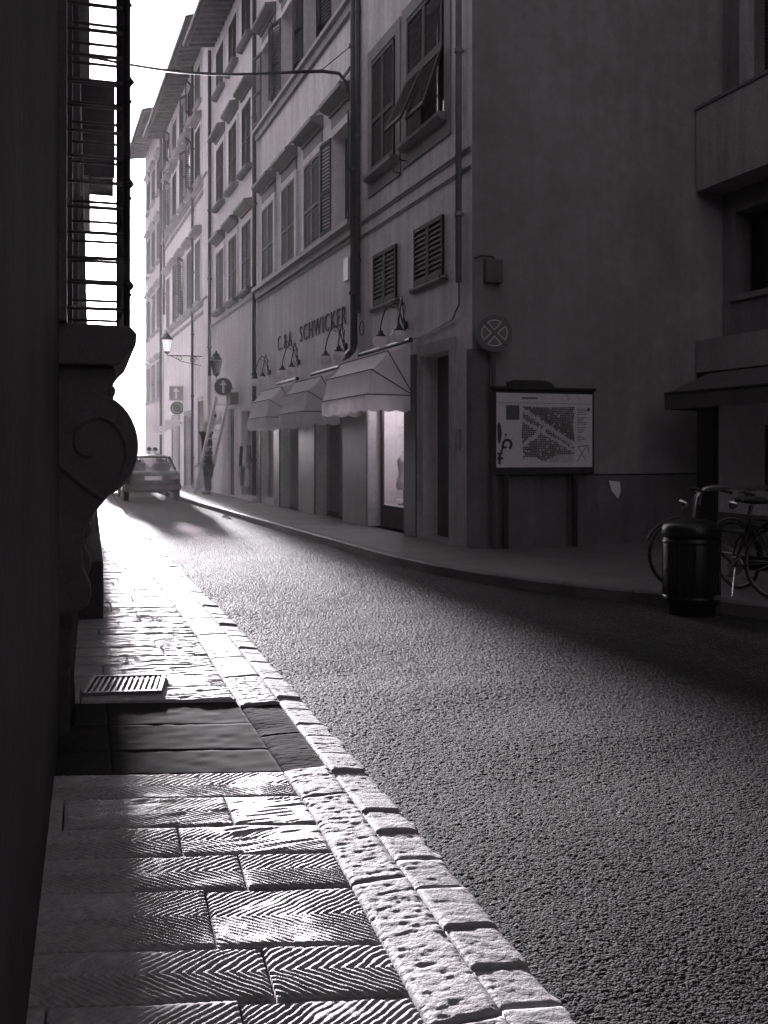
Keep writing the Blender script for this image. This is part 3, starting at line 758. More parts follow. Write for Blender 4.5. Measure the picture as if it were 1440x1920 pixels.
gooseneck(22.85,3.64,'double gooseneck lamp under the start of the shop name, above the farthest awning')
gooseneck(25.9,3.64,'farthest double gooseneck lamp, beyond the last awning')

# ---------------------------------------------------------------- house C
Cc = thing('three_bay_house', 'pale three-bay house with rows of narrow shuttered windows and deep dark eaves', 'house', (XF, 27.45, 0))
w2 = [(28.25,29.5),(30.35,31.6),(32.55,33.85)]; HC = 15.6
opsC = [(27.75,29.75,.25,2.75),(30.9,32.0,.15,2.9)]
m = MB(); wall_sheet(m, 27.45, 35.2, 0, HC, opsC); shell(m, 27.45, 35.2, HC); m.build('wall', 'plaster_c', Cc)
eave(Cc, 27.45, 34.6, HC, .95)
course(Cc, 27.5, 35.15, 5.95, .06, .07)
for zz, zt, hd in ((6.25,8.25,True),(9.8,11.75,True),(13.6,15.05,False)):
    for a, b in w2:
        surround(Cc, a, b, zz, zt, 'plaster_c', wd=.14, p=.04)
        closed_shutters(Cc, a, b, zz, zt, 24, 'shutter_mid'); sill(Cc, a, b, zz, 'trim_dark', d=.2)
        if hd: hood(Cc, a, b, zt+.28, 'trim_dark', d=.28)
downpipe(Cc, 27.55, .3, HC, r=.06); downpipe(Cc, 34.95, 4.2, HC, r=.06)
f = MB().box(XF+.18,XF+.24,27.75,27.83,.25,2.75).box(XF+.18,XF+.24,29.67,29.75,.25,2.75).box(XF+.18,XF+.24,27.83,29.67,2.65,2.75).box(XF+.18,XF+.24,27.83,29.67,.25,.34)
d = f.build('display_window', 'trim_stone', Cc); MB().box(XF+.205,XF+.215,27.83,29.67,.34,2.65).build('glass_pane', 'shop_glass', d)
MB().box(XF+.9,XF+.95,27.5,30,.2,2.9).build('dark_room', 'dark_inside', d)
MB().box(XF-.1,XF+.02,27.7,29.8,.13,.2).build('window_ledge', 'white_paint', Cc)
MB().box(XF+.1,XF+.15,30.9,32.0,.15,2.9).build('door', 'door_wood', Cc)
MB().box(XF-.25,XF-.002,30.2,30.9,3.0,3.35).build('sign_box', 'trim_dark', Cc)
# goods hung outside the display window
for i, (y, z, mm, hh) in enumerate(((28.1,1.75,'cloth_mid',.5),(28.6,1.7,'cloth_pale',.55),(29.1,1.72,'cloth_dark',.6),(28.35,1.05,'cloth_pale',.5),(28.95,1.1,'cloth_mid',.55),(29.4,1.5,'cloth_pale',.75))):
    lab = ['grey garment hung highest and nearest in the far display', 'white garment hung in the upper row of the far display', 'black garment hung in the upper row of the far display', 'white garment hung in the lower row of the far display, nearer the lamp post pier', 'grey garment hung in the lower row of the far display', 'long white garment hung at the far end of the display'][i]
    t = thing('hanging_garment', lab, 'garment', (XF-.12, y, z), 0, 'garments hung outside the far shop')
    MB().tube([(XF-.12,y-.14,z-.04),(XF-.12,y,z),(XF-.12,y+.14,z-.04)], .008, 6).tube([(XF-.12,y,z),(XF-.12,y,z+.06),(XF-.06,y,z+.06),(XF,y,z+.06)], .006, 6).build('hanger', 'steel', t)
    vs = []; fs = []; rows_ = 6; n = 12
    for r_ in range(rows_+1):
        s = r_/rows_; wd_ = (.06+.12*min(1, s*4)) + .03*s; dp = .05+.02*s
        for k in range(n): a_ = 2*math.pi*k/n; vs.append((XF-.12+dp*math.cos(a_)*(1+.25*math.sin(k*2.3)), y+wd_*math.sin(a_), z-.02-hh*s))
    for r_ in range(rows_):
        for k in range(n): fs.append((r_*n+k, r_*n+(k+1) % n, (r_+1)*n+(k+1) % n, (r_+1)*n+k))
    fs += [tuple(range(n))[::-1]]
    MB().add(vs, fs).build('cloth', mm, t, smooth=True)

# ---------------------------------------------------------------- palazzo D
D = thing('long_palazzo', 'long pale palazzo with projecting cornice bands and many hooded windows, beyond the three-bay house', 'palazzo', (XF, 35.2, 0))
HD = 16.6
w3 = [37.3+2.15*k for k in range(5)]
m = MB(); wall_sheet(m, 35.2, 48.2, 0, HD, [(36.2,37.6,.15,3.4),(39.3,41.2,.15,3.0),(43,45,.15,3.0)]); shell(m, 35.2, 48.2, HD); m.build('wall', 'plaster_d', D)
MB().box(XF-.10,XF+.02,35.22,36.1,0,HD-.3).build('corner_pilaster', 'plaster_d', D)
eave(D, 34.65, 48.5, HD, .85)
for z in (7.05, 11.46): course(D, 35.3, 48.2, z, .16, .14); course(D, 35.3, 48.2, z-.35, .08, .1)
for k, y in enumerate(w3):
    for zz, zt, hd in ((7.2,9.5,True),(11.8,13.75,True),(14.7,16.0,False)):
        surround(D, y, y+1.15, zz, zt, 'plaster_d', wd=.12, p=.04); 
        if hd: hood(D, y, y+1.15, zt+.2, 'trim_stone', d=.28)
        if (k+int(zz)) % 3 == 0:
            leaf(D, (XF-.05, y, zt), .57, zt-zz, 24, R(90+150), 'shutter_grey'); leaf(D, (XF-.05, y+1.15, zt), .57, zt-zz, 24, R(-90-160), 'shutter_grey')
            MB().box(XF-.02,XF-.006,y+.02,y+1.13,zz+.02,zt-.02).build('window_pane', 'pane_glass', D); MB().box(XF-.004,XF+.01,y,y+1.15,zz,zt).build('dark_room', 'dark_inside', D)
        else: closed_shutters(D, y, y+1.15, zz, zt, 24, 'shutter_grey')
        sill(D, y, y+1.15, zz, 'trim_stone', d=.14)
downpipe(D, 38.9, .3, HD, r=.05); downpipe(D, 47.6, 8, HD, r=.05)
for a, b, h in ((36.2,37.6,3.4),(39.3,41.2,3.0),(43,45,3.0)):
    MB().box(XF+.2,XF+.25,a,b,.15,h).build('door', 'door_wood', D)
    MB().box(XF-.06,XF+.02,a-.18,a-.002,.12,h+.18).box(XF-.06,XF+.02,b+.002,b+.18,.12,h+.18).box(XF-.058,XF+.02,a,b,h+.002,h+.18).build('door_frame', 'trim_stone', D)
for (y, z, l_) in ((42.2,2.75,'pale shop sign box jutting from the palazzo above a doorway, under the round sign'), (46.5,2.6,'small pale shop sign box farthest along the palazzo')):
    t = thing('shop_sign_box', l_, 'sign', (XF, y, z), 0, 'shop sign boxes on the palazzo')
    MB().box(XF-.75,XF-.1,y-.06,y+.06,z-.13,z+.13).build('sign_face', 'sign_white', t, bevel=.01); MB().box(XF-.1,XF-.002,y-.02,y+.02,z-.02,z+.02).build('bracket', 'iron', t)
    MB().box(XF-.6,XF-.2,y-.04,y+.04,z-.26,z-.16).build('under_plate', 'sign_white', t)

# ---------------------------------------------------------------- far house E
E_ = thing('far_house', 'hazy tall house at the far end of the right-hand row', 'house', (XF, 48.2, 0)); HE = 17.9
m = MB(); wall_sheet(m, 48.2, 56.5, 0, HE, []); shell(m, 48.2, 56.5, HE); m.build('wall', 'plaster_e', E_)
eave(E_, 48.6, 56.7, HE, .9); downpipe(E_, 48.8, .3, HE, r=.06)
for k in range(3):
    y = 49.6+2.3*k
    for zz, zt in ((4.2,6.0),(7.6,9.6),(11,12.9),(14.4,16)):
        closed_shutters(E_, y, y+1.1, zz, zt, 20, 'shutter_grey'); sill(E_, y, y+1.1, zz, 'trim_stone'); hood(E_, y, y+1.1, zt+.15, 'trim_stone', d=.22)

# ---------------------------------------------------------------- right-hand modern building
G = thing('modern_building', 'dark modern building with balcony parapet and window band at the right edge', 'building', (9.83, 13.08, 0))
XG = 10.35; YG0, YG1 = -26, 13.08
opsG = [(12.05,12.8,3.95,5.25),(9.6,11.95,3.95,5.25),(5,9,3.95,5.25),(-2,3,3.95,5.25),(8.6,12.35,6.9,9.6),(1,6,6.9,9.6),(-8,-2,6.9,9.6)]
m = MB(); wall_sheet(m, YG0, YG1, 0, 16, opsG, .35, XG); shell(m, YG0, YG1, 16, XG, 20); m.build('wall', 'concrete', G)
MB().box(9.83,XG+.01,YG0,YG1-.02,5.59,6.86).build('balcony_parapet', 'balcony_panel', G)
MB().box(9.80,9.9,YG0,YG1-.02,6.862,6.91).build('parapet_rail', 'steel', G)
MB().box(9.83,XG+.01,YG0,YG1-.02,10.2,11.4).build('balcony_parapet', 'balcony_panel', G)
MB().box(9.83,XG+.01,YG0,YG1-.02,2.75,3.25).build('ledge_band', 'balcony_panel', G)
for a, b, c, d_ in opsG[:4]:
    pane(G, a, b, c, d_, XG+.3, False)
    MB().box(XG-.06,XG+.02,a-.05,b+.05,c-.09,c-.002).build('window_sill', 'trim_dark', G)
for a, b, c, d_ in opsG[4:]:
    o = MB().box(XG+.2,XG+.24,a,b,c,d_).build('roller_blind', 'shutter_dark', G)
    sl = MB(); z = c
    while z < d_-.03: sl.prism([(XG+.2, z), (XG+.185, z+.01), (XG+.185, z+.04), (XG+.2, z+.05)], 1, a, b); z += .055
    q = sl.build('blind_slats', 'shutter_dark', o); q['kind'] = 'stuff'
MB().box(XG-.12,XG+.02,12.36,12.55,6.9,10.2).build('wall_pier', 'balcony_panel', G)
MB().box(9.85,XG,12.62,13.07,.12,2.75).build('ground_pier', 'dark_inside', G)
MB().box(9.9,XG-.02,5.5,12.62,.60,2.55).build('pale_panel', 'panel_white', G)
MB().box(9.88,XG-.02,5.5,12.62,.12,.598).build('plinth_panel', 'trim_dark', G)
MB().box(9.86,9.92,10.2,11.55,.95,1.9).build('panel_recess', 'concrete', G)
t = thing('dark_awning', 'dark fabric awning jutting from the modern building at the right edge', 'awning', (9.83, 9, 2.7))
MB().add([(9.82,4,2.72),(9.82,12.75,2.72),(8.75,12.35,2.36),(8.75,4,2.36)], [(0,1,2,3)]).build('canopy', 'dark_fabric', t)
MB().box(8.74,8.76,4,12.35,2.13,2.358).build('valance', 'dark_fabric', t)
MB().add([(9.82,12.75,2.72),(8.75,12.35,2.36),(8.75,12.35,2.13),(9.82,12.75,2.13)], [(0,1,2,3)]).build('side_panel', 'dark_fabric', t)
MB().tube([(8.75,4,2.36),(8.75,12.35,2.36)], .025, 8).build('front_bar', 'iron', t)

# ---------------------------------------------------------------- left palazzo
PAL_RZ = -math.atan(.055)
PL = thing('left_palazzo', 'dark stone palazzo on the left with barred windows on scrolled brackets', 'palazzo', (-.24, 0, 0), PAL_RZ)
HP = 9.4; QE = 37.0
# wall with window openings, local frame: x out of wall, y along street
def pal_wall():
    ops = [(q, q+1.5, 2.2, 4.7) for q in PQ] + [(q+.1, q+1.4, 6.75, 8.6) for q in PQ]
    m = MB(); y0, y1 = -24, QE
    ys = sorted({y0, y1, *[o[0] for o in ops], *[o[1] for o in ops]}); zs = sorted({0, HP, *[o[2] for o in ops], *[o[3] for o in ops]})
    for a, b in zip(ys[:-1], ys[1:]):
        for c, d in zip(zs[:-1], zs[1:]):
            yc, zc = (a+b)/2, (c+d)/2
            if any(o[0] < yc < o[1] and o[2] < zc < o[3] for o in ops): continue
            m.add([(0,a,c),(0,b,c),(0,b,d),(0,a,d)], [(0,1,2,3)])
    for a, b, c, d in ops:
        D = -.35
        m.add([(0,a,c),(0,a,d),(D,a,d),(D,a,c)], [(3,2,1,0)]); m.add([(0,b,c),(D,b,c),(D,b,d),(0,b,d)], [(3,2,1,0)])
        m.add([(0,a,d),(0,b,d),(D,b,d),(D,a,d)], [(3,2,1,0)]); m.add([(0,a,c),(D,a,c),(D,b,c),(0,b,c)], [(3,2,1,0)])
        m.add([(D,a,c),(D,b,c),(D,b,d),(D,a,d)], [(0,1,2,3)])
    m.add([(0,y1,0),(-9,y1,0),(-9,y1,HP),(0,y1,HP)], [(0,1,2,3)]); m.add([(0,y0,0),(-9,y0,0),(-9,y0,HP),(0,y0,HP)], [(3,2,1,0)])
    m.add([(-9,y0,0),(-9,y1,0),(-9,y1,HP),(-9,y0,HP)], [(3,2,1,0)]); m.add([(0,y0,HP),(0,y1,HP),(-9,y1,HP),(-9,y0,HP)], [(0,1,2,3)])
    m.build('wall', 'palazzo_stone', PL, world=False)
PQ = [5.58, 10.3, 15.0, 19.7, 24.4, 29.1]
pal_wall()
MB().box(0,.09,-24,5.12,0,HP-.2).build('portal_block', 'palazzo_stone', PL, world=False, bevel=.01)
MB().box(0,.34,8.6,QE-.6,.0,.60).build('shade_bench', 'palazzo_stone', PL, world=False, bevel=.03)  # bench added along the wall to push the pavement's shade edge outward
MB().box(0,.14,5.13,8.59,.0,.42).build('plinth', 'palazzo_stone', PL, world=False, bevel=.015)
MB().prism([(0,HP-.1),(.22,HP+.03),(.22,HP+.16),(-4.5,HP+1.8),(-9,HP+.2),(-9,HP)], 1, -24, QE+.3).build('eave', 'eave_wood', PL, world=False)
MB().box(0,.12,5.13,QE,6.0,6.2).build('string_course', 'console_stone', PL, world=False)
def console_profile():
    # protrusion from wall against height, as seen from the street
    pts = [(0,1.96),(.36,1.96),(.37,1.90),(.345,1.84)]
    c = (.245,1.535); r_ = .235
    for k in range(15):
        a = R(75 - k*9.2); pts.append((c[0]+r_*1.02*math.cos(a), c[1]+r_*1.22*math.sin(a)))
    pts += [(.33,1.27),(.25,1.17),(.205,1.08),(.195,.98),(.20,.88),(.235,.80),(.245,.74),(.22,.68),(.17,.655),(0,.655)]
    return pts
def pal_window(q):
    prof = console_profile()
    for qq in (q-.06, q+1.5-.14):
        c = MB().prism(prof, 1, qq, qq+.2).build('console', 'console_stone', PL, world=False, bevel=.012)
        for face in (qq-.006, qq+.206):                       # scroll relief and the raised band on the side
            sp = [(.245+(.20-.012*k)*math.cos(R(-40+22*k)), face, 1.535+(.235-.014*k)*math.sin(R(-40+22*k))) for k in range(15)]
            MB().tube(sp, .012, 6).build('scroll', 'console_stone', c, world=False)
            MB().tube([(.01,face,1.50),(.10,face,1.42),(.20,face,1.33),(.30,face,1.255)], .014, 6).build('scroll', 'console_stone', c, world=False)
    MB().prism([(0,1.962),(.38,1.962),(.42,2.02),(.47,2.07),(.475,2.13),(.44,2.17),(0,2.18)], 1, q-.14, q+1.64).build('window_sill', 'console_stone', PL, world=False, bevel=.008)
    MB().box(0,.12,q-.2,q-.002,2.182,4.9).box(0,.12,q+1.502,q+1.7,2.182,4.9).box(0,.14,q-.2,q+1.7,4.902,5.15).build('window_frame', 'console_stone', PL, world=False)
    if q > 6: return
    # iron grille: side and front bars
    g_ = MB(); zt = 4.85; y0, y1, p = q-.03, q+1.53, .425
    z = 2.27
    while z < zt:
        g_.tube([(0,y0,z),(p,y0,z),(p,y1,z),(0,y1,z)], .011, 6); z += .135
    for k in range(11):
        y = y0+(y1-y0)*k/10; g_.tube([(p,y,2.18),(p,y,zt+.1)], .016 if 0 < k < 10 else .022, 6)
    for k in range(0, 11, 2):                                   # curled spear tops on the outer corner
        y = y0+(y1-y0)*k/10
        for z in (2.4,2.95,3.5,4.05,4.6): g_.lathe([(.0,-.04),(.03,0),(.0,.04)], (p+.012,y,z), 6)
    g_.tube([(0,y0,zt),(p,y0,zt),(p,y1,zt),(0,y1,zt)], .02, 6)
    g_.build('window_grille', 'iron', PL, world=False)
for q in PQ: pal_window(q)
for q in PQ[3:4]:                                                 # upper windows with shutters folded out
    for y, a in ((q+.1, 95), (q+1.4, -85)):
        s = MB().box(0,.66,-.02,.02,6.75,8.6)
        o = s.build('shutter', 'shutter_dark', PL, world=False); o.location = (.02, y, 0); o.rotation_euler = (0, 0, R(-3 if a > 0 else 4))
    MB().box(0,.2,q-.1,q+1.6,6.6,6.74).build('window_sill', 'console_stone', PL, world=False)
MB().box(0,.06,QE-.5,QE+.01,0,HP-.2).build('corner_stones', 'console_stone', PL, world=False)
# low fragment of wall stone at the foot (guard stone)
gs = MB().lathe([(.13,0),(.125,.2),(.10,.42),(.05,.5),(.0,.51)], (.03,5.35,.11), 14).build('guard_stone', 'palazzo_stone', None, smooth=True)
tag(gs, 'stubby worn guard stone at the foot of the left palazzo', 'guard stone')
gs.location = (-.24+.055*0, 0, 0); gs.location.x = .06; 

# ================================================================== STREET FURNITURE
def disc(m, c, r, n, axis='y', z=0.0):
    """flat disc facing -Y (towards the camera)"""
    k = len(m.v); m.v += [(c[0]+r*math.cos(2*math.pi*i/n), c[1]+z, c[2]+r*math.sin(2*math.pi*i/n)) for i in range(n)]
    m.f.append(tuple(range(k, k+n))); return m
def round_sign(name, label, c, r, rz, faces, pole=None, bracket=None):
    t = thing(name, label, 'road sign', c, rz)
    MB().lathe([(r,0),(r,.012),(r*.94,.02)], (0,0,0), 32, axis=1).build('plate', 'sign_back', t, world=False)
    for mm, fn in faces:
        m = MB(); fn(m); m.build('sign_print', mm, t, world=False)
    if pole: MB().tube([(0,.06,.1),(0,.06,pole-c[2])], .03, 10).build('pole', 'pipe_metal', t, world=False)
    if bracket: MB().tube([(0,.02,-r*.2),(.0,.06,-r*.2),bracket], .016, 6).build('bracket', 'iron', t, world=False)
    MB().box(-.05,.05,.02,.065,-.03,.03).build('clamp', 'steel', t, world=False)
    return t
def ring(m, r0, r1, y, n=40, a0=0, a1=360, cx=0, cz=0):
    k = len(m.v); N = n
    for i in range(N+1):
        a = R(a0+(a1-a0)*i/N)
        m.v += [(cx+r0*math.cos(a), y, cz+r0*math.sin(a)), (cx+r1*math.cos(a), y, cz+r1*math.sin(a))]
    for i in range(N): m.f.append((k+2*i, k+2*i+1, k+2*i+3, k+2*i+2))
def quad(m, p0, p1, w_, y):
    a = Vector((p0[0], 0, p0[1])); b = Vector((p1[0], 0, p1[1])); d = (b-a).normalized(); nn = Vector((-d.z, 0, d.x))*w_/2
    k = len(m.v); m.v += [(q.x, y, q.z) for q in (a-nn, b-nn, b+nn, a+nn)]; m.f.append((k, k+1, k+2, k+3))
# no-stopping sign on a thin pole at the corner
cx, cz = gnd(922, 849+50)[0], 0
def sector(m, r, a0, a1, y):
    # blue field between the bars of the cross
    a = R((a0+a1)/2); o = (.055*math.cos(a), .055*math.sin(a)); k = len(m.v)
    m.v.append((o[0], y, o[1])); N = 10
    for i in range(N+1): q = R(a0+10+(a1-a0-20)*i/N); m.v.append((r*math.cos(q), y, r*math.sin(q)))
    for i in range(N): m.f.append((k, k+i+1, k+i+2))
def nostop_line(m):
    for k in range(4):
        a0 = 45+90*k
        N = 10; a = R(a0+45); ring(m, .178, .19, -.0045, 10, a0+13, a0+77)
        o = (.045*math.cos(a), .045*math.sin(a))
        for q in (a0+13, a0+77): quad(m, o, (.184*math.cos(R(q)), .184*math.sin(R(q))), .012, -.0045)
round_sign('no_stopping_sign', 'round no-stopping sign with crossed bars at the house corner', (6.24,12.86,3.21), .265, R(-14),
    [('sign_red', lambda m: ring(m, .195, .26, -.002)), ('sign_red', lambda m: (quad(m, (-.15,-.15), (.15,.15), .05, -.003), quad(m, (-.15,.15), (.15,-.15), .05, -.0035))),
     ('sign_blue', lambda m: [sector(m, .195, 45+90*k, 135+90*k, -.002) for k in range(4)]), ('panel_pale', nostop_line)], pole=.12)
# blue round one-way arrow sign on wall bracket
def arrow(m, s, y, w0=.055):
    k = len(m.v); m.v += [(-w0*s*3,y,.05*s),(0,y,.8*s),(w0*s*3*1,y,.05*s)]
    m.v[-3] = (-.42*s, y, .18*s); m.v[-1] = (.42*s, y, .18*s); m.f.append((k+2, k+1, k))
    quad(m, (0,-.75*s), (0,.2*s), .26*s, y-.0005)
round_sign('arrow_sign', 'round dark sign with white upward arrow in front of the ladder', (5.66,30.9,3.56), .29, R(-8),
    [('sign_blue', lambda m: ring(m, .001, .27, -.002)), ('sign_white', lambda m: ring(m, .272, .288, -.002)), ('sign_white', lambda m: arrow(m, .27, -.005))], bracket=(.34,.1,-.05))
t = thing('square_arrow_sign', 'square one-way sign with pale arrow above the round sign on the palazzo wall', 'road sign', (5.72,42,3.98), R(-6))
MB().box(-.28,.28,0,.015,-.32,.32).build('plate', 'sign_back', t, world=False); m = MB(); arrow(m, .32, -.006); m.build('sign_print', 'sign_white', t, world=False)
m = MB(); [quad(m, a, b, .03, -.003) for a, b in (((-.26,-.3),(.26,-.3)),((-.26,.3),(.26,.3)))]; m.build('sign_border', 'sign_white', t, world=False)
MB().tube([(0,.02,0),(.28,.02,0)], .015, 6).build('bracket', 'iron', t, world=False)
round_sign('no_parking_sign', 'round no-parking sign with diagonal bar below the square arrow sign', (5.76,42,3.36), .29, R(-6),
    [('sign_red', lambda m: ring(m, .20, .27, -.002)), ('sign_blue', lambda m: ring(m, .001, .20, -.002)), ('sign_white', lambda m: ring(m, .272, .288, -.002)), ('panel_pale', lambda m: ring(m, .185, .20, -.003)), ('sign_red', lambda m: quad(m, (-.16,.16), (.16,-.16), .06, -.004))], bracket=(.24,.1,0))

# map board on two legs in front of the side wall
def map_board():
    y = 12.86; x0, x1, z0, z1 = 6.38, 7.98, 1.29, 2.42
    k = 12.86/13.1; cx_ = (x0+x1)/2*k
    t = thing('map_board', 'street map notice board on two posts against the dark side wall', 'notice board', (cx_, y, .12), R(-1.0))
    w_ = (x1-x0)/2*k; a, b = 1.17, 2.24
    MB().box(-w_-.03,w_+.03,0,.07,a-.10,b+.05).build('case', 'iron', t, world=False, bevel=.008)
    pn = MB().box(-w_+.01,w_-.01,-.012,.0,a,b).build('panel', 'map_paper', t, world=False)
    MB().box(-w_-.05,w_+.04,-.04,.08,b+.052,b+.09).build('top_rail', 'iron', t, world=False)
    MB().prism([(-.58,b+.092),(-.60,b+.15),(-.5,b+.19),(0,b+.19),(.1,b+.16),(.16,b+.092)], 1, -.01, .05).build('crest', 'iron', t, world=False)
    for x in (-w_+.17, w_-.28): MB().box(x-.035,x+.035,.0,.06,0,a-.1).build('post', 'iron', t, world=False)
    Y = -.0145
    def rect(m, xa, xb, za, zb, y=Y): k_ = len(m.v); m.v += [(xa,y,za),(xb,y,za),(xb,y,zb),(xa,y,zb)]; m.f.append((k_,k_+1,k_+2,k_+3))
    H = b-a; fx = lambda s: -w_+2*w_*s; fz = lambda s: a+H*(1-s)
    # map blocks: dark built-up blocks left between pale streets
    m = MB(); random.seed(3)
    xa, xb, za, zb = fx(.265), fx(.80), fz(.94), fz(.18)
    import itertools
    nx_, nz_ = 30, 32
    for i, j in itertools.product(range(nx_), range(nz_)):
        u, v = (i+.5)/nx_, (j+.5)/nz_
        d1 = abs((v-(.93-.62*u))); d2 = abs(v-(.30+.75*u)) if u < .47 else 9; d3 = abs(v-(.75-.55*u))
        if d1 < .05 or d2 < .045 or d3 < .03: continue
        if v < .16 and u > .7-.5*(.16-v)*4: continue
        if v < .04+.05*math.sin(u*9): continue
        if random.random() < .07: continue
        sk = (.012*math.sin(v*9+u*5))
        w2_, h2_ = (xb-xa)/nx_*random.uniform(.8, 1.05), (zb-za)/nz_*random.uniform(.72, .98)
        xc, zc = xa+(xb-xa)*u+sk, za+(zb-za)*v+sk*.6
        an = -.5 if v < .93-.62*u else .05
        k_ = len(m.v)
        for sx, sz in ((-1,-1),(1,-1),(1,1),(-1,1)):
            px, pz = sx*w2_/2, sz*h2_/2; m.v.append((xc+px*math.cos(an)-pz*math.sin(an), Y, zc+px*math.sin(an)+pz*math.cos(an)))
        m.f.append((k_,k_+1,k_+2,k_+3))
    q = m.build('map_print', 'print_grey', pn, world=False); q['kind'] = 'stuff'
    m = MB(); rect(m, fx(.265), fx(.80), fz(.94), fz(.18), Y+.001); m.build('map_field', 'panel_pale', pn, world=False)
    m = MB(); rect(m, fx(.10), fx(.235), fz(.36), fz(.165)); m.build('inset_print', 'print_grey', pn, world=False)
    m = MB(); rect(m, fx(.26), fx(.42), fz(.075), fz(.055)); m.build('heading_print', 'print_grey', pn, world=False)
    m = MB(); rect(m, fx(.02), fx(.99), fz(.135), fz(.130)); m.build('rule_print', 'print_grey', pn, world=False)
    m = MB()
    for i in range(20):
        if i in (4, 10, 15): continue
        rect(m, fx(.83), fx(.83+random.uniform(.05,.11)), fz(.20+i*.023+.008), fz(.20+i*.023))
    q = m.build('legend_print', 'concrete', pn, world=False); q['kind'] = 'stuff'
    m = MB(); [quad(m, p, q_, .012, Y) for p, q_ in (((fx(.84),fz(.72)),(fx(.93),fz(.92))),((fx(.93),fz(.72)),(fx(.83),fz(.92))),((fx(.84),fz(.72)),(fx(.95),fz(.70))),((fx(.95),fz(.70)),(fx(.95),fz(.80))))]; m.build('sketch_print', 'concrete', pn, world=False)
    m = MB(); [quad(m, (fx(.955)-dx,fz(.21)-dz), (fx(.955)+dx,fz(.21)+dz), .02, Y) for dx, dz in ((.03,0),(0,.03),(.02,.02))]; m.build('compass_print', 'print_dark', pn, world=False)
    # the lily emblem cut by the left edge
    ex, ez = fx(.03), fz(.72)
    m = MB(); k_ = len(m.v)
    pet = [(0,.02),(.035,.10),(.045,.20),(.03,.30),(0,.36),(-.03,.30),(-.02,.1)]; m.v += [(ex+a_,Y,ez+b_) for a_, b_ in pet]; m.f.append(tuple(range(k_, k_+7)))
    m.build('lily_print', 'print_dark', pn, world=False)
    m = MB(); ring(m, .045, .085, Y, 16, -60, 190, ex+.13, ez+.03); ring(m, .02, .05, Y, 10, 180, 330, ex+.085, ez+.02); quad(m, (ex+.02,ez-.12), (ex+.07,ez+.02), .03, Y)
    quad(m, (ex-.03,ez-.10), (ex+.06,ez-.10), .025, Y); quad(m, (ex-.03,ez-.17), (ex+.07,ez-.17), .03, Y); quad(m, (ex+.01,ez-.25), (ex+.01,ez-.12), .04, Y)
    disc(m, (ex+.105,Y,ez+.17), .018, 8); m.build('lily_print', 'print_dark', pn, world=False)
    random.seed(11)
map_board()

# litter bin
bx, by = 5.80, 7.78
t = thing('litter_bin', 'dark cylindrical litter bin with domed lid at the kerb', 'litter bin', (bx, by, 0), 0)
MB().lathe([(.20,.0),(.215,.02),(.215,.09),(.235,.10),(.25,.13),(.255,.40),(.255,.70),(.25,.72)], (0,0,0), 28).build('body', 'bin_metal', t, world=False, smooth=True)
MB().lathe([(.262,.72),(.268,.735),(.268,.80),(.255,.835),(.20,.865),(.10,.885),(0,.89)], (0,0,0), 28).build('lid', 'bin_metal', t, world=False, smooth=True)
MB().lathe([(.258,.66),(.263,.665),(.263,.69),(.258,.695)], (0,0,0), 28, cap=False).build('band', 'bin_metal', t, world=False, smooth=True)
MB().lathe([(.257,.14),(.262,.15),(.262,.17),(.257,.18)], (0,0,0), 28, cap=False).build('band', 'bin_metal', t, world=False, smooth=True)
MB().box(.05,.12,-.262,-.245,.16,.20).build('maker_plate', 'steel', t, world=False)
for k in range(12):
    a = 2*math.pi*k/12; MB().box(.252*math.cos(a)-.008,.252*math.cos(a)+.008,.252*math.sin(a)-.008,.252*math.sin(a)+.008,.18,.66).build('rib', 'bin_metal', t, world=False)

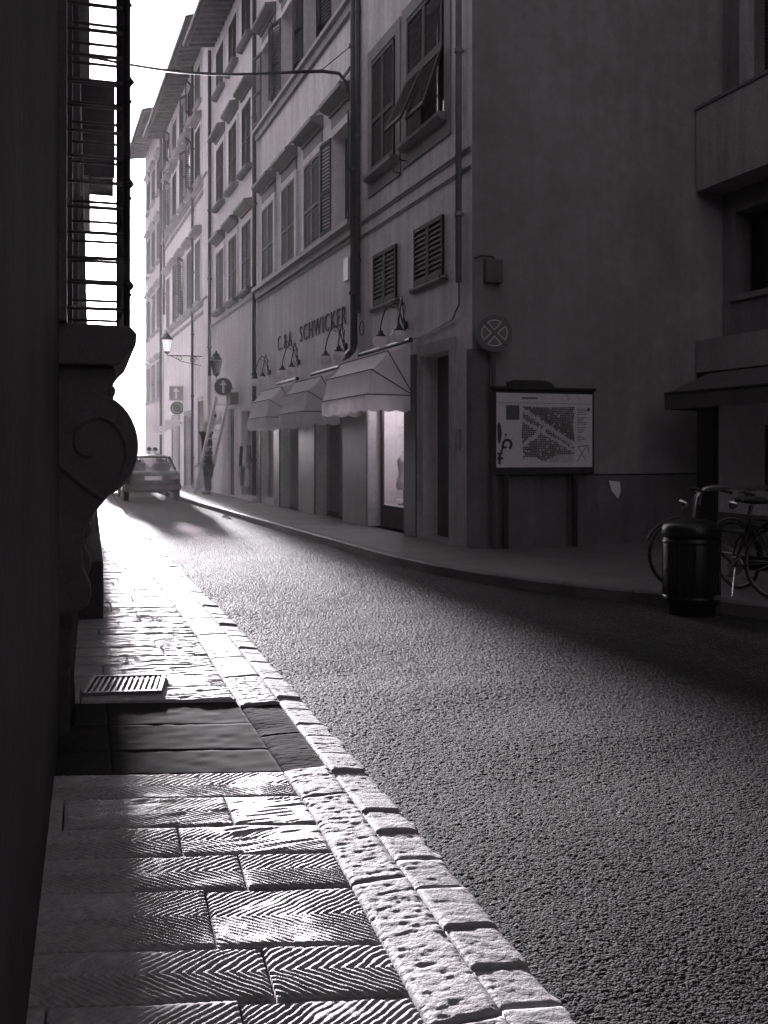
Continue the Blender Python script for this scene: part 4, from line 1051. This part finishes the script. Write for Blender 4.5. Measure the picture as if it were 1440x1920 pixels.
# bicycles
def bicycle(p_rear, p_front, label, lean, steer, z=.12, basket=True):
    a, b = Vector((*p_rear, z)), Vector((*p_front, z)); d = (b-a); rz = math.atan2(d.y, d.x)
    t = thing('bicycle', label, 'bicycle', a, rz, 'bicycles behind the litter bin'); t.rotation_euler = (lean, 0, rz)
    WB = 1.05; r = .33
    def wheel(x, ang):
        w_ = MB(); pts = [(r*math.cos(q), 0, r*math.sin(q)) for q in np.linspace(0, 2*math.pi, 33)]
        o = MB().tube(pts, .018, 6, False).build('tyre', 'rubber', t, world=False, smooth=True); o.name = 'wheel'; o.location = (x, 0, r+.018); o.rotation_euler = (0, 0, ang)
        MB().tube([(p[0]*.95, 0, p[2]*.95) for p in pts], .010, 6, False).build('rim', 'steel', o, world=False)
        s_ = MB()
        for k in range(16): q = 2*math.pi*k/16; s_.tube([(.02*math.cos(q+1), .02*(-1)**k, .02*math.sin(q+1)), (r*.95*math.cos(q), 0, r*.95*math.sin(q))], .0022, 4)
        s_ = s_.build('spokes', 'steel', o, world=False); s_['kind'] = 'stuff'
        MB().lathe([(.02,-.04),(.02,.04)], (0,0,0), 8, axis=1).build('hub', 'steel', o, world=False)
        f_ = MB().tube([((r+.045)*math.cos(q), 0, (r+.045)*math.sin(q)) for q in np.linspace(R(20), R(175), 16)], .016, 6).build('mudguard', 'iron', o, world=False)
    wheel(0, 0); wheel(WB, steer)
    bb = (.44, 0, .29); st = (.30, 0, .78); hd0, hd1 = (WB-.14, 0, .62), (WB-.19, 0, .86); rw = (0, 0, r+.02)
    for seg in ((bb, st), (bb, hd0), ((.35,0,.60), (WB-.15,0,.66))): MB().tube(seg, .016, 8).build('frame_tube', 'iron', t, world=False)
    for s in (-.05, .05): MB().tube([(.31,s*.4,.72),(0,s,r+.02)], .009, 6).build('seat_stay', 'iron', t, world=False); MB().tube([bb,(0,s,r+.02)], .009, 6).build('chain_stay', 'iron', t, world=False); MB().tube([hd0,(WB-.05,s,.5),(WB,s,r+.02)], .010, 6).build('fork_blade', 'iron', t, world=False)
    MB().tube([hd0,hd1], .02, 8).build('head_tube', 'iron', t, world=False); MB().tube([st,(.27,0,.90)], .012, 8).build('seat_post', 'steel', t, world=False)
    sd_ = MB().lathe([(.0,-.02),(.11,-.01),(.12,.02),(.09,.05),(.0,.06)], (0,0,0), 14).build('saddle', 'rubber', t, world=False, smooth=True); sd_.scale = (1.15,.75,1); sd_.location = (.26,0,.91)
    MB().tube([(.34,0,.94),(.42,0,.935),(.46,0,.925)], [.05,.03,.02], 8).build('saddle_nose', 'rubber', t, world=False)
    MB().tube([hd1,(WB-.20,0,.98),(WB-.14,0,1.0)], .012, 8).build('stem', 'steel', t, world=False)
    MB().tube([(WB-.36,-.27,1.0),(WB-.24,-.25,1.02),(WB-.13,-.12,1.0),(WB-.13,.12,1.0),(WB-.24,.25,1.02),(WB-.36,.27,1.0)], .011, 8).build('handlebar', 'iron', t, world=False)
    for s in (-1, 1): MB().tube([(WB-.38,.27*s,1.0),(WB-.27,.255*s,1.02)], .017, 8).build('grip', 'rubber', t, world=False)
    MB().lathe([(.02,-.05),(.05,0),(.055,.02)], (WB+.0,0,.86), 12, axis=0).build('headlamp', 'chrome', t, world=False)
    MB().lathe([(.085,-.004),(.09,0),(.085,.004)], bb, 20, axis=1).build('chainring', 'steel', t, world=False)
    MB().tube([(bb[0],-.06,bb[2]),(bb[0]+.12,-.06,bb[2]-.11)], .009, 6).tube([(bb[0]+.12,-.05,bb[2]-.11),(bb[0]+.12,-.15,bb[2]-.11)], .014, 6).build('crank', 'steel', t, world=False)
    MB().tube([(bb[0],.06,bb[2]),(bb[0]-.12,.06,bb[2]+.11)], .009, 6).tube([(bb[0]-.12,.05,bb[2]+.11),(bb[0]-.12,.15,bb[2]+.11)], .014, 6).build('crank', 'steel', t, world=False)
    MB().box(-.22,.22,-.07,.07,.735,.75).tube([(-.2,.06,.73),(0,.06,.35)], .006, 5).tube([(-.2,-.06,.73),(0,-.06,.35)], .006, 5).build('luggage_rack', 'iron', t, world=False)
    MB().tube([(.40,.06,.27),(.33,.2,.01)], .009, 6).build('kick_stand', 'steel', t, world=False)
    MB().box(.0,.5,-.055,-.035,.26,.40).build('chain_guard', 'iron', t, world=False, bevel=.01)
    return t
bicycle((6.55,7.52), (6.20,8.52), 'dark bicycle leaning right behind the litter bin', R(4), R(55))
bicycle((7.15,7.35), (6.75,8.35), 'second dark bicycle standing at the right edge beyond the bin', R(-5), R(-20))
# tubular rail
t = thing('tubular_rail', 'bent steel tube railing in front of the pale panel at the right edge', 'railing', (7.2, 9.5, .12))
MB().tube([(7.12,9.5,.12),(7.12,9.5,.86),(7.15,9.5,1.0),(7.24,9.48,1.085),(7.35,9.47,1.11),(7.9,9.42,1.10),(9.1,9.3,1.10),(9.25,9.28,1.05),(9.3,9.28,.95),(9.3,9.28,.12)], .026, 10).build('hoop', 'steel', t, smooth=True)
MB().tube([(7.12,9.5,.6),(9.3,9.28,.6)], .018, 8).build('cross_bar', 'steel', t)

# lanterns
def lantern(label, c, s, bracket, up=True):
    t = thing('street_lantern', label, 'street lamp', c, 0, 'wall lanterns along the street')
    pr = [(.10,0),(.19,.42)]
    g_ = MB(); n = 6
    g_.lathe([(.10*s,.04*s),(.19*s,.46*s)], (0,0,0), n, False).build('lantern_glass', 'lantern_glass', t, world=False)
    for k in range(n):
        q = 2*math.pi*k/n; MB().tube([(.102*s*math.cos(q),.102*s*math.sin(q),.03*s),(.195*s*math.cos(q),.195*s*math.sin(q),.47*s)], .006*s, 5).build('glazing_bar', 'iron', t, world=False)
    MB().lathe([(.215*s,.46*s),(.22*s,.48*s),(.12*s,.60*s),(.10*s,.66*s),(.05*s,.70*s),(.02*s,.78*s)] if s >= 1 else [(.195*s,.46*s),(.2*s,.47*s),(.1*s,.55*s),(.02*s,.62*s)], (0,0,0), n).build('cap', 'iron', t, world=False)
    MB().lathe([(.03*s,-.06*s),(.06*s,-.03*s),(.11*s,0),(.11*s,.04*s)], (0,0,0), n).build('base_ring', 'iron', t, world=False)
    for pts, r_ in bracket: MB().tube(pts, r_, 6).build('bracket', 'iron', t, world=False)
    return t
def spiral(cx_, cz_, r0, turns, sgn, n=22): return [(cx_+sgn*r0*(1-k/n*.8)*math.cos(2*math.pi*turns*k/n), 0, cz_+r0*(1-k/n*.8)*math.sin(2*math.pi*turns*k/n)) for k in range(n+1)]
lantern('lit-looking wall lantern on a scrolled iron bracket on the long palazzo', (4.70,36.9,5.16), 1.0,
    [([(0,0,-.04),(0,0,-.10),(1.28,0,-.10)], .02), (spiral(.95,-.24,.15,1.4,1), .014), (spiral(.45,-.2,.11,1.3,-1), .012), ([(1.25,0,-.45),(1.0,0,-.4),(.5,0,-.3),(.15,0,-.12)], .014)])
lantern('dark lantern on the three-bay house wall above the ladder', (5.62,31.9,4.0), 1.0,
    [([(0,0,-.05),(0,0,-.15),(.36,0,-.2)], .018), ([(.36,0,-.5),(.1,0,-.3),(0,0,-.15)], .012)])
for o in col.objects:
    if o.name.startswith('lantern_glass') and o.parent and 'left palazzo' in o.parent.get('label', ''): o.data.materials[0] = MATS['lamp_glass']
    if o.name.startswith('lantern_glass') and o.parent and 'dark lantern' in o.parent.get('label', ''): o.data.materials[0] = MATS['pane_glass']
# overhead wires
wr = thing('overhead_cable', 'thick cable slung across the street from the drainpipe', 'cable', (5.9, 19.2, 8.9))
pts = [(5.88,18.62,8.45),(5.85,18.66,8.75),(5.75,18.85,9.0),(5.5,19.15,9.12),(5.1,19.4,9.15)] + [(5.1-(5.1-.9)*k/12, 19.4+.3*k/12, 9.15-.18*math.sin(math.pi*k/12)-.12*k/12) for k in range(1, 13)]
MB().tube(pts, [.035]*5+[.028]*12, 8).build('cable', 'iron', wr, smooth=True)
MB().tube([(5.9,18.55,9.45),(5.5,19.15,9.16),(5.3,19.3,9.14)], .010, 5).build('stay_wire', 'iron', wr)
MB().tube([(5.88,18.6,8.4),(5.88,18.6,8.55)], .06, 8).build('clamp', 'iron', wr)
# litter
lt = MB(); n = 9
vs = [(.10*math.cos(2*math.pi*k/n)*(1+.4*math.sin(k*3.7)), .08*math.sin(2*math.pi*k/n)*(1+.3*math.cos(k*2.1)), .01) for k in range(n)]+[(.01,.0,.07),(.05,.03,.045)]
lt.add(vs, [(k, (k+1) % n, n if k < 5 else n+1) for k in range(n)]+[(0,5,n),(n,5,n+1),(0,n,n+1)]).build('paper_litter', 'paper'); pl = bpy.data.objects['paper_litter']; pl.location = (4.28,23.0,.0)
tag(pl, 'crumpled white paper lying in the road by the right kerb', 'litter')

# ladder
t = thing('ladder', 'pale wooden ladder leaning beside the shop pier under the arrow sign', 'ladder', (5.5, 34, .12))
f0, f1, t0_, t1_ = Vector((5.27,34.1,.13)), Vector((5.66,33.96,.13)), Vector((5.55,31.55,3.25)), Vector((5.93,31.42,3.25))
def plank(a, b, w1_, w2_):
    d = (b-a).normalized(); sx = Vector((1,0,0)); sy = d.cross(sx).normalized(); m = MB()
    m.add([p+sx*i*w1_+sy*j*w2_ for p in (a, b) for i, j in ((-1,-1),(1,-1),(1,1),(-1,1))], [(0,1,2,3),(7,6,5,4),(0,4,5,1),(1,5,6,2),(2,6,7,3),(3,7,4,0)]); return m
plank(f0, t0_, .042, .055).build('stile', 'wood_pale', t); plank(f1, t1_, .042, .055).build('stile', 'wood_pale', t)
for k in range(11):
    s = (k+.8)/11.6; MB().tube([f0.lerp(t0_, s), f1.lerp(t1_, s)], .018, 6).build('rung', 'wood_pale', t)

# ------------------------------------------------------------------ people
def skin(name, pts, edges, m, parent, sub=2):
    me = bpy.data.meshes.new(name); me.from_pydata([p[:3] for p in pts], edges, []); me.update()
    o = bpy.data.objects.new(name, me); col.objects.link(o); o.parent = parent; me.materials.append(MATS[m])
    sk = o.modifiers.new('skin', 'SKIN'); sk.use_smooth_shade = True
    lay = me.skin_vertices[0] if me.skin_vertices else None
    if lay is None:
        bpy.context.view_layer.objects.active = o; lay = me.skin_vertices[0]
    for i, p in enumerate(pts): lay.data[i].radius = (p[3], p[4] if len(p) > 4 else p[3])
    lay.data[0].use_root = True
    sb = o.modifiers.new('sub', 'SUBSURF'); sb.levels = sub; sb.render_levels = sub
    return o
def person(label, loc, rz, J, top, bottom, coat=False, group=None, hat=None):
    """J: joints in the person's frame (facing +x local, z up)"""
    t = thing('person', label, 'person', loc, rz, group)
    P = []; Ed = []
    def V(p, r, r2=None): P.append((*p, r, r2 or r)); return len(P)-1
    def L(a, b): Ed.append((a, b))
    pel = V(J['pelvis'], .12, .14); mid = V([(a+b)/2 for a, b in zip(J['pelvis'], J['chest'])], .10, .13); ch = V(J['chest'], .11, .16); L(pel, mid); L(mid, ch)
    nk = V(J['neck'], .05); hd0 = V(J['head'], .075, .085); hd1 = V([J['head'][0]+.01, J['head'][1], J['head'][2]+.10], .07, .075); L(ch, nk); L(nk, hd0); L(hd0, hd1)
    for s in ('l', 'r'):
        sh = V(J['sh'+s], .055); el = V(J['el'+s], .042); wr_ = V(J['wr'+s], .028); L(ch, sh); L(sh, el); L(el, wr_)
        d = (Vector(J['wr'+s])-Vector(J['el'+s])).normalized(); side = d.cross(Vector((0, 1, 0)));
        if side.length < .2: side = d.cross(Vector((1, 0, 0)))
        side.normalize(); pm = Vector(J['wr'+s])+d*.06; p_ = V(pm, .028, .02); L(wr_, p_)
        for k, (o_, ln) in enumerate(((-.028,.075),(-.010,.09),(.009,.085),(.026,.065))):
            b0 = V(pm+side*o_+d*.03, .010); b1 = V(pm+side*o_+d*(.03+ln*.55)+Vector((0,0,-.006)), .009); b2 = V(pm+side*o_+d*(.03+ln)+Vector((.008,0,-.016)), .008); L(p_, b0); L(b0, b1); L(b1, b2)
        th0 = V(pm-d*.02+side*.04, .011); th1 = V(pm+d*.03+side*.06, .009); L(p_, th0); L(th0, th1)
        hp = V(J['hp'+s], .085); kn = V(J['kn'+s], .058); an = V(J['an'+s], .042); to = V(J['to'+s], .034); L(pel, hp); L(hp, kn); L(kn, an); L(an, to)
    skin('body', P, Ed, 'skin', t, 1)
    def chain(name, ks, m):
        P2 = []; E2 = []
        for i, (p, r, r2) in enumerate(ks[0]): P2.append((*p, r, r2))
        return skin(name, P2, ks[1], m, t, 1)
    # upper garment
    dn = Vector(J['pelvis'])+Vector((0, 0, -.42 if coat else -.06))
    ks = [(dn, .17 if coat else .15, .20 if coat else .16), (J['pelvis'], .155, .18), ([(a+b)/2 for a, b in zip(J['pelvis'], J['chest'])], .14, .17), (J['chest'], .145, .19), ([(a*.55+b*.45) for a, b in zip(J['neck'], J['chest'])], .08, .10)]
    ed = [(1, 0), (1, 2), (2, 3), (3, 4)]; ks2 = list(ks)
    for s in ('l', 'r'):
        i = len(ks2); ks2 += [(J['sh'+s], .085, .085), (J['el'+s], .066, .066), (J['wr'+s], .05, .05)]; ed += [(3, i), (i, i+1), (i+1, i+2)]
    chain('jacket', (ks2, ed), top)
    ks = [(J['pelvis'], .14, .16)]; ed = []
    for s in ('l', 'r'):
        i = len(ks); ks += [(J['hp'+s], .11, .11), (J['kn'+s], .085, .085), (J['an'+s], .068, .068)]; ed += [(0, i), (i, i+1), (i+1, i+2)]
    chain('trousers', (ks, ed), bottom)
    for s in ('l', 'r'):
        a, b = Vector(J['an'+s]), Vector(J['to'+s]); chain('shoe', ([(a+Vector((-.03,0,-.045)), .045, .045), ((a+b)/2+Vector((0,0,-.03)), .048, .045), (b, .04, .035)], [(0,1),(1,2)]), 'shoe')
    h = Vector(J['head'])
    b = MB(); n = 12
    for i in range(7):
        a = R(90-i*18)
        for k in range(n): q = 2*math.pi*k/n; r_ = .108*math.cos(a)+.002; b.v.append((h.x-.015+r_*math.cos(q)*1.05-(.02 if math.cos(q) > .5 and i > 3 else 0), h.y+r_*math.sin(q), h.z+.055+.115*math.sin(a)))
    b.f += [(i*n+k, i*n+(k+1) % n, (i+1)*n+(k+1) % n, (i+1)*n+k) for i in range(6) for k in range(n)]
    b.build('hair', 'hair', t, world=False, smooth=True)
    MB().lathe([(.0,-.03),(.016,-.02),(.010,.02),(0,.03)], (h.x+.098,h.y,h.z+.02), 6).build('nose', 'skin', t, world=False)
    for s in (-1, 1):
        MB().lathe([(0,-.008),(.009,0),(0,.008)], (h.x+.085,h.y+s*.032,h.z+.05), 6).build('eye', 'hair', t, world=False)
        MB().lathe([(0,-.03),(.012,0),(0,.03)], (h.x-.005,h.y+s*.088,h.z+.03), 6).build('ear', 'skin', t, world=False)
    MB().box(h.x+.08,h.x+.088,h.y-.022,h.y+.022,h.z-.040,h.z-.034).build('mouth', 'hair', t, world=False)
    return t
def stand(h=1.0, arm=0.0, step=0.0, lean=0.0):
    J = dict(pelvis=(0,0,.93), chest=(lean,0,1.27), neck=(lean*1.3,0,1.46), head=(lean*1.5+.02,0,1.57))
    for s, k in (('l', 1), ('r', -1)):
        J['sh'+s] = (lean,k*.18,1.39); J['el'+s] = (lean-.03+arm*.16,k*.23,1.12); J['wr'+s] = (lean+.08+arm*.3,k*.21,.92+arm*.12)
        J['hp'+s] = (0,k*.09,.88); J['kn'+s] = (.03+k*step*.5,k*.095,.49); J['an'+s] = (k*step,k*.10,.09); J['to'+s] = (k*step+.17,k*.12,.045)
    return J
person('person in a dark coat standing on the pavement behind the ladder', (6.0-.42,33.2,.12), R(200), stand(arm=.6), 'cloth_dark', 'cloth_mid', coat=True)
# on the ladder: bending forward towards the wall, arms raised
J = dict(pelvis=(0,0,.92), chest=(.20,0,1.20), neck=(.33,0,1.33), head=(.42,0,1.42))
for s, k in (('l', 1), ('r', -1)):
    J['sh'+s] = (.24,k*.18,1.30); J['el'+s] = (.48,k*.20,1.28); J['wr'+s] = (.58,k*.14,1.50)
    J['hp'+s] = (0,k*.09,.87); J['kn'+s] = (.10 if k > 0 else .02,k*.10,.50+.03*k); J['an'+s] = (-.02,k*.10,.10 if k < 0 else .12); J['to'+s] = (.14,k*.11,.05 if k < 0 else .07)
lp = f0.lerp(t0_, .36).lerp(f1.lerp(t1_, .36), .5)
person('person on the ladder leaning to the wall in pale top and dark trousers', (lp.x-.05, lp.y+.12, lp.z-.03), R(-62), J, 'cloth_pale', 'cloth_dark')
person('person with pale hair seen beyond the dark car, nearer the wall', (4.98,43.0,.0), R(150), stand(step=.16), 'cloth_mid', 'cloth_dark', group='people walking beyond the car')
person('person in pale top seen just above the dark car roof', (4.62,42.0,.0), R(100), stand(step=.14), 'cloth_pale', 'cloth_mid', group='people walking beyond the car')

# ------------------------------------------------------------------ cars
def car(label, loc, rz, paint, group='cars in the street'):
    t = thing('car', label, 'car', loc, rz, group)
    # stations along the length: y, half width at sill, half width at belt, z bottom, z belt(top of lower body)
    st = [(0,.70,.70,.42,.66),(.05,.78,.78,.34,.86),(.18,.84,.82,.26,.93),(.7,.86,.83,.24,.95),(1.3,.865,.835,.23,.93),(2.4,.865,.835,.23,.90),(3.2,.86,.82,.24,.88),(3.9,.84,.79,.26,.80),(4.18,.78,.74,.32,.70),(4.24,.66,.62,.42,.6)]
    vs = []; n = 10
    for y, ws, wb, zb, zt in st:
        zm = zb+(zt-zb)*.55
        half = [(ws*.75, zb), (ws*.97, zb+.06), (ws, zm), (wb, zt-.06), (wb*.93, zt)]
        vs += [(x, y, z) for x, z in half]+[(-x, y, z) for x, z in reversed(half)]
    fs = [(i*n+k, i*n+(k+1) % n, (i+1)*n+(k+1) % n, (i+1)*n+k) for i in range(len(st)-1) for k in range(n)]+[tuple(range(n))[::-1], tuple((len(st)-1)*n+k for k in range(n))]
    b = MB().add(vs, fs).build('body', paint, t, world=False, smooth=True, bevel=.015)
    # cabin: pillars, roof, glass
    R0, R1, F1, F0 = (.55,.94,.74), (1.08,1.37,.60), (2.25,1.38,.60), (3.02,.93,.74)          # (y, z, half width)
    roof = []; 
    for y, z, w_ in ((R1[0]-.03,1.355,.60),(R1[0]+.25,1.41,.60),(1.7,1.425,.61),(F1[0]-.1,1.405,.60),(F1[0]+.04,1.365,.60)):
        roof += [(-w_,y,z-.03),(-w_*.8,y,z),(0,y,z+.012),(w_*.8,y,z),(w_,y,z-.03)]
    rm = MB().add(roof, [(i*5+k, i*5+k+1, (i+1)*5+k+1, (i+1)*5+k) for i in range(4) for k in range(4)]).build('roof', paint, t, world=False, smooth=True)
    s_ = rm.modifiers.new('s', 'SOLIDIFY'); s_.thickness = .03; s_.offset = -1
    for s in (-1, 1):
        MB().tube([(s*R0[2],R0[0],R0[1]-.03),(s*R1[2],R1[0],R1[1])], [.05,.035], 6).build('pillar', paint, t, world=False)
        MB().tube([(s*F0[2],F0[0],F0[1]-.03),(s*F1[2],F1[0],F1[1])], [.035,.03], 6).build('pillar', paint, t, world=False)
        MB().tube([(s*.76,1.62,.9),(s*.61,1.64,1.37)], .03, 6).build('pillar', paint, t, world=False)
        MB().add([(s*.745,R0[0]+.1,.92),(s*.745,F0[0]-.1,.92),(s*.605,F1[0],1.35),(s*.605,R1[0],1.35)], [(0,1,2,3)]).build('side_window', 'car_glass', t, world=False)
        o = MB().box(s*.86-.05*s,s*.99,2.72,2.80,.92,1.03).build('wing_mirror', paint, t, world=False, bevel=.02)
        MB().box(s*.50,s*.77,-.012,.06,.68,.82).build('tail_light', 'tail_lens', t, world=False, bevel=.015)
        MB().box(s*.855,s*.868,.3,3.9,.50,.54).build('side_moulding', 'rubber', t, world=False)
        for y in (.78, 3.42):
            w_ = MB().lathe([(.20,-.09),(.27,-.085),(.29,-.05),(.29,.05),(.27,.085),(.20,.09)], (s*.78,y,.29), 20, axis=0).build('wheel', 'rubber', t, world=False, smooth=True)
            MB().lathe([(.02,.0),(.19,.012),(.2,-.01)], (s*.86,y,.29), 16, axis=0).build('rim', 'steel', w_, world=False)
    MB().add([(-R0[2]+.05,R0[0],R0[1]-.01),(R0[2]-.05,R0[0],R0[1]-.01),(R1[2]-.03,R1[0],R1[1]-.02),(-R1[2]+.03,R1[0],R1[1]-.02)], [(0,1,2,3)]).build('rear_window', 'car_glass', t, world=False)
    MB().add([(-F0[2]+.05,F0[0],F0[1]-.01),(F0[2]-.05,F0[0],F0[1]-.01),(F1[2]-.03,F1[0],F1[1]-.02),(-F1[2]+.03,F1[0],F1[1]-.02)], [(3,2,1,0)]).build('windscreen', 'car_glass', t, world=False)
    MB().box(-.84,.84,-.07,.12,.36,.52).build('bumper', 'rubber', t, world=False, bevel=.03)
    MB().box(-.80,.80,4.16,4.32,.36,.52).build('bumper', 'rubber', t, world=False, bevel=.03)
    MB().box(-.26,.26,-.035,.05,.66,.78).build('number_plate', 'sign_white', t, world=False)
    MB().box(-.12,.12,-.01,.06,.855,.875).build('boot_trim', 'chrome', t, world=False)
    for x in (-.38, .38):
        MB().box(x-.26,x+.26,1.25,1.40,.55,1.18).build('seat', 'cloth_dark', t, world=False, bevel=.05); MB().box(x-.12,x+.12,1.24,1.33,1.19,1.29).build('headrest', 'cloth_dark', t, world=False, bevel=.03)
    MB().tube([(.5,.3,.27),(.5,-.03,.27)], .03, 8).build('exhaust', 'steel', t, world=False)
    return t
car('dark saloon car seen from behind, standing in the road beside the ladder', (3.56,31.2,0), R(-1.5), 'car_paint')
car('pale car parked farther up the left kerb, half hidden by the dark car', (3.35,38.0,0), R(-2.5), 'car_paint_pale')

# ------------------------------------------------------------------ haze in the street air
hz = MB().box(-60,60,-40,160,-1.2,21).build('haze', None); tag(hz, 'thin pale haze filling the street', 'haze', kind='stuff')
hm = bpy.data.materials.new('haze_air'); hm.use_nodes = True; t_ = hm.node_tree; t_.nodes.clear()
vo = t_.nodes.new('ShaderNodeVolumePrincipled'); vo.inputs['Color'].default_value = C(1.0); vo.inputs['Density'].default_value = .00007; vo.inputs['Anisotropy'].default_value = .8
oo = t_.nodes.new('ShaderNodeOutputMaterial'); t_.links.new(vo.outputs[0], oo.inputs['Volume']); hz.data.materials.append(hm)
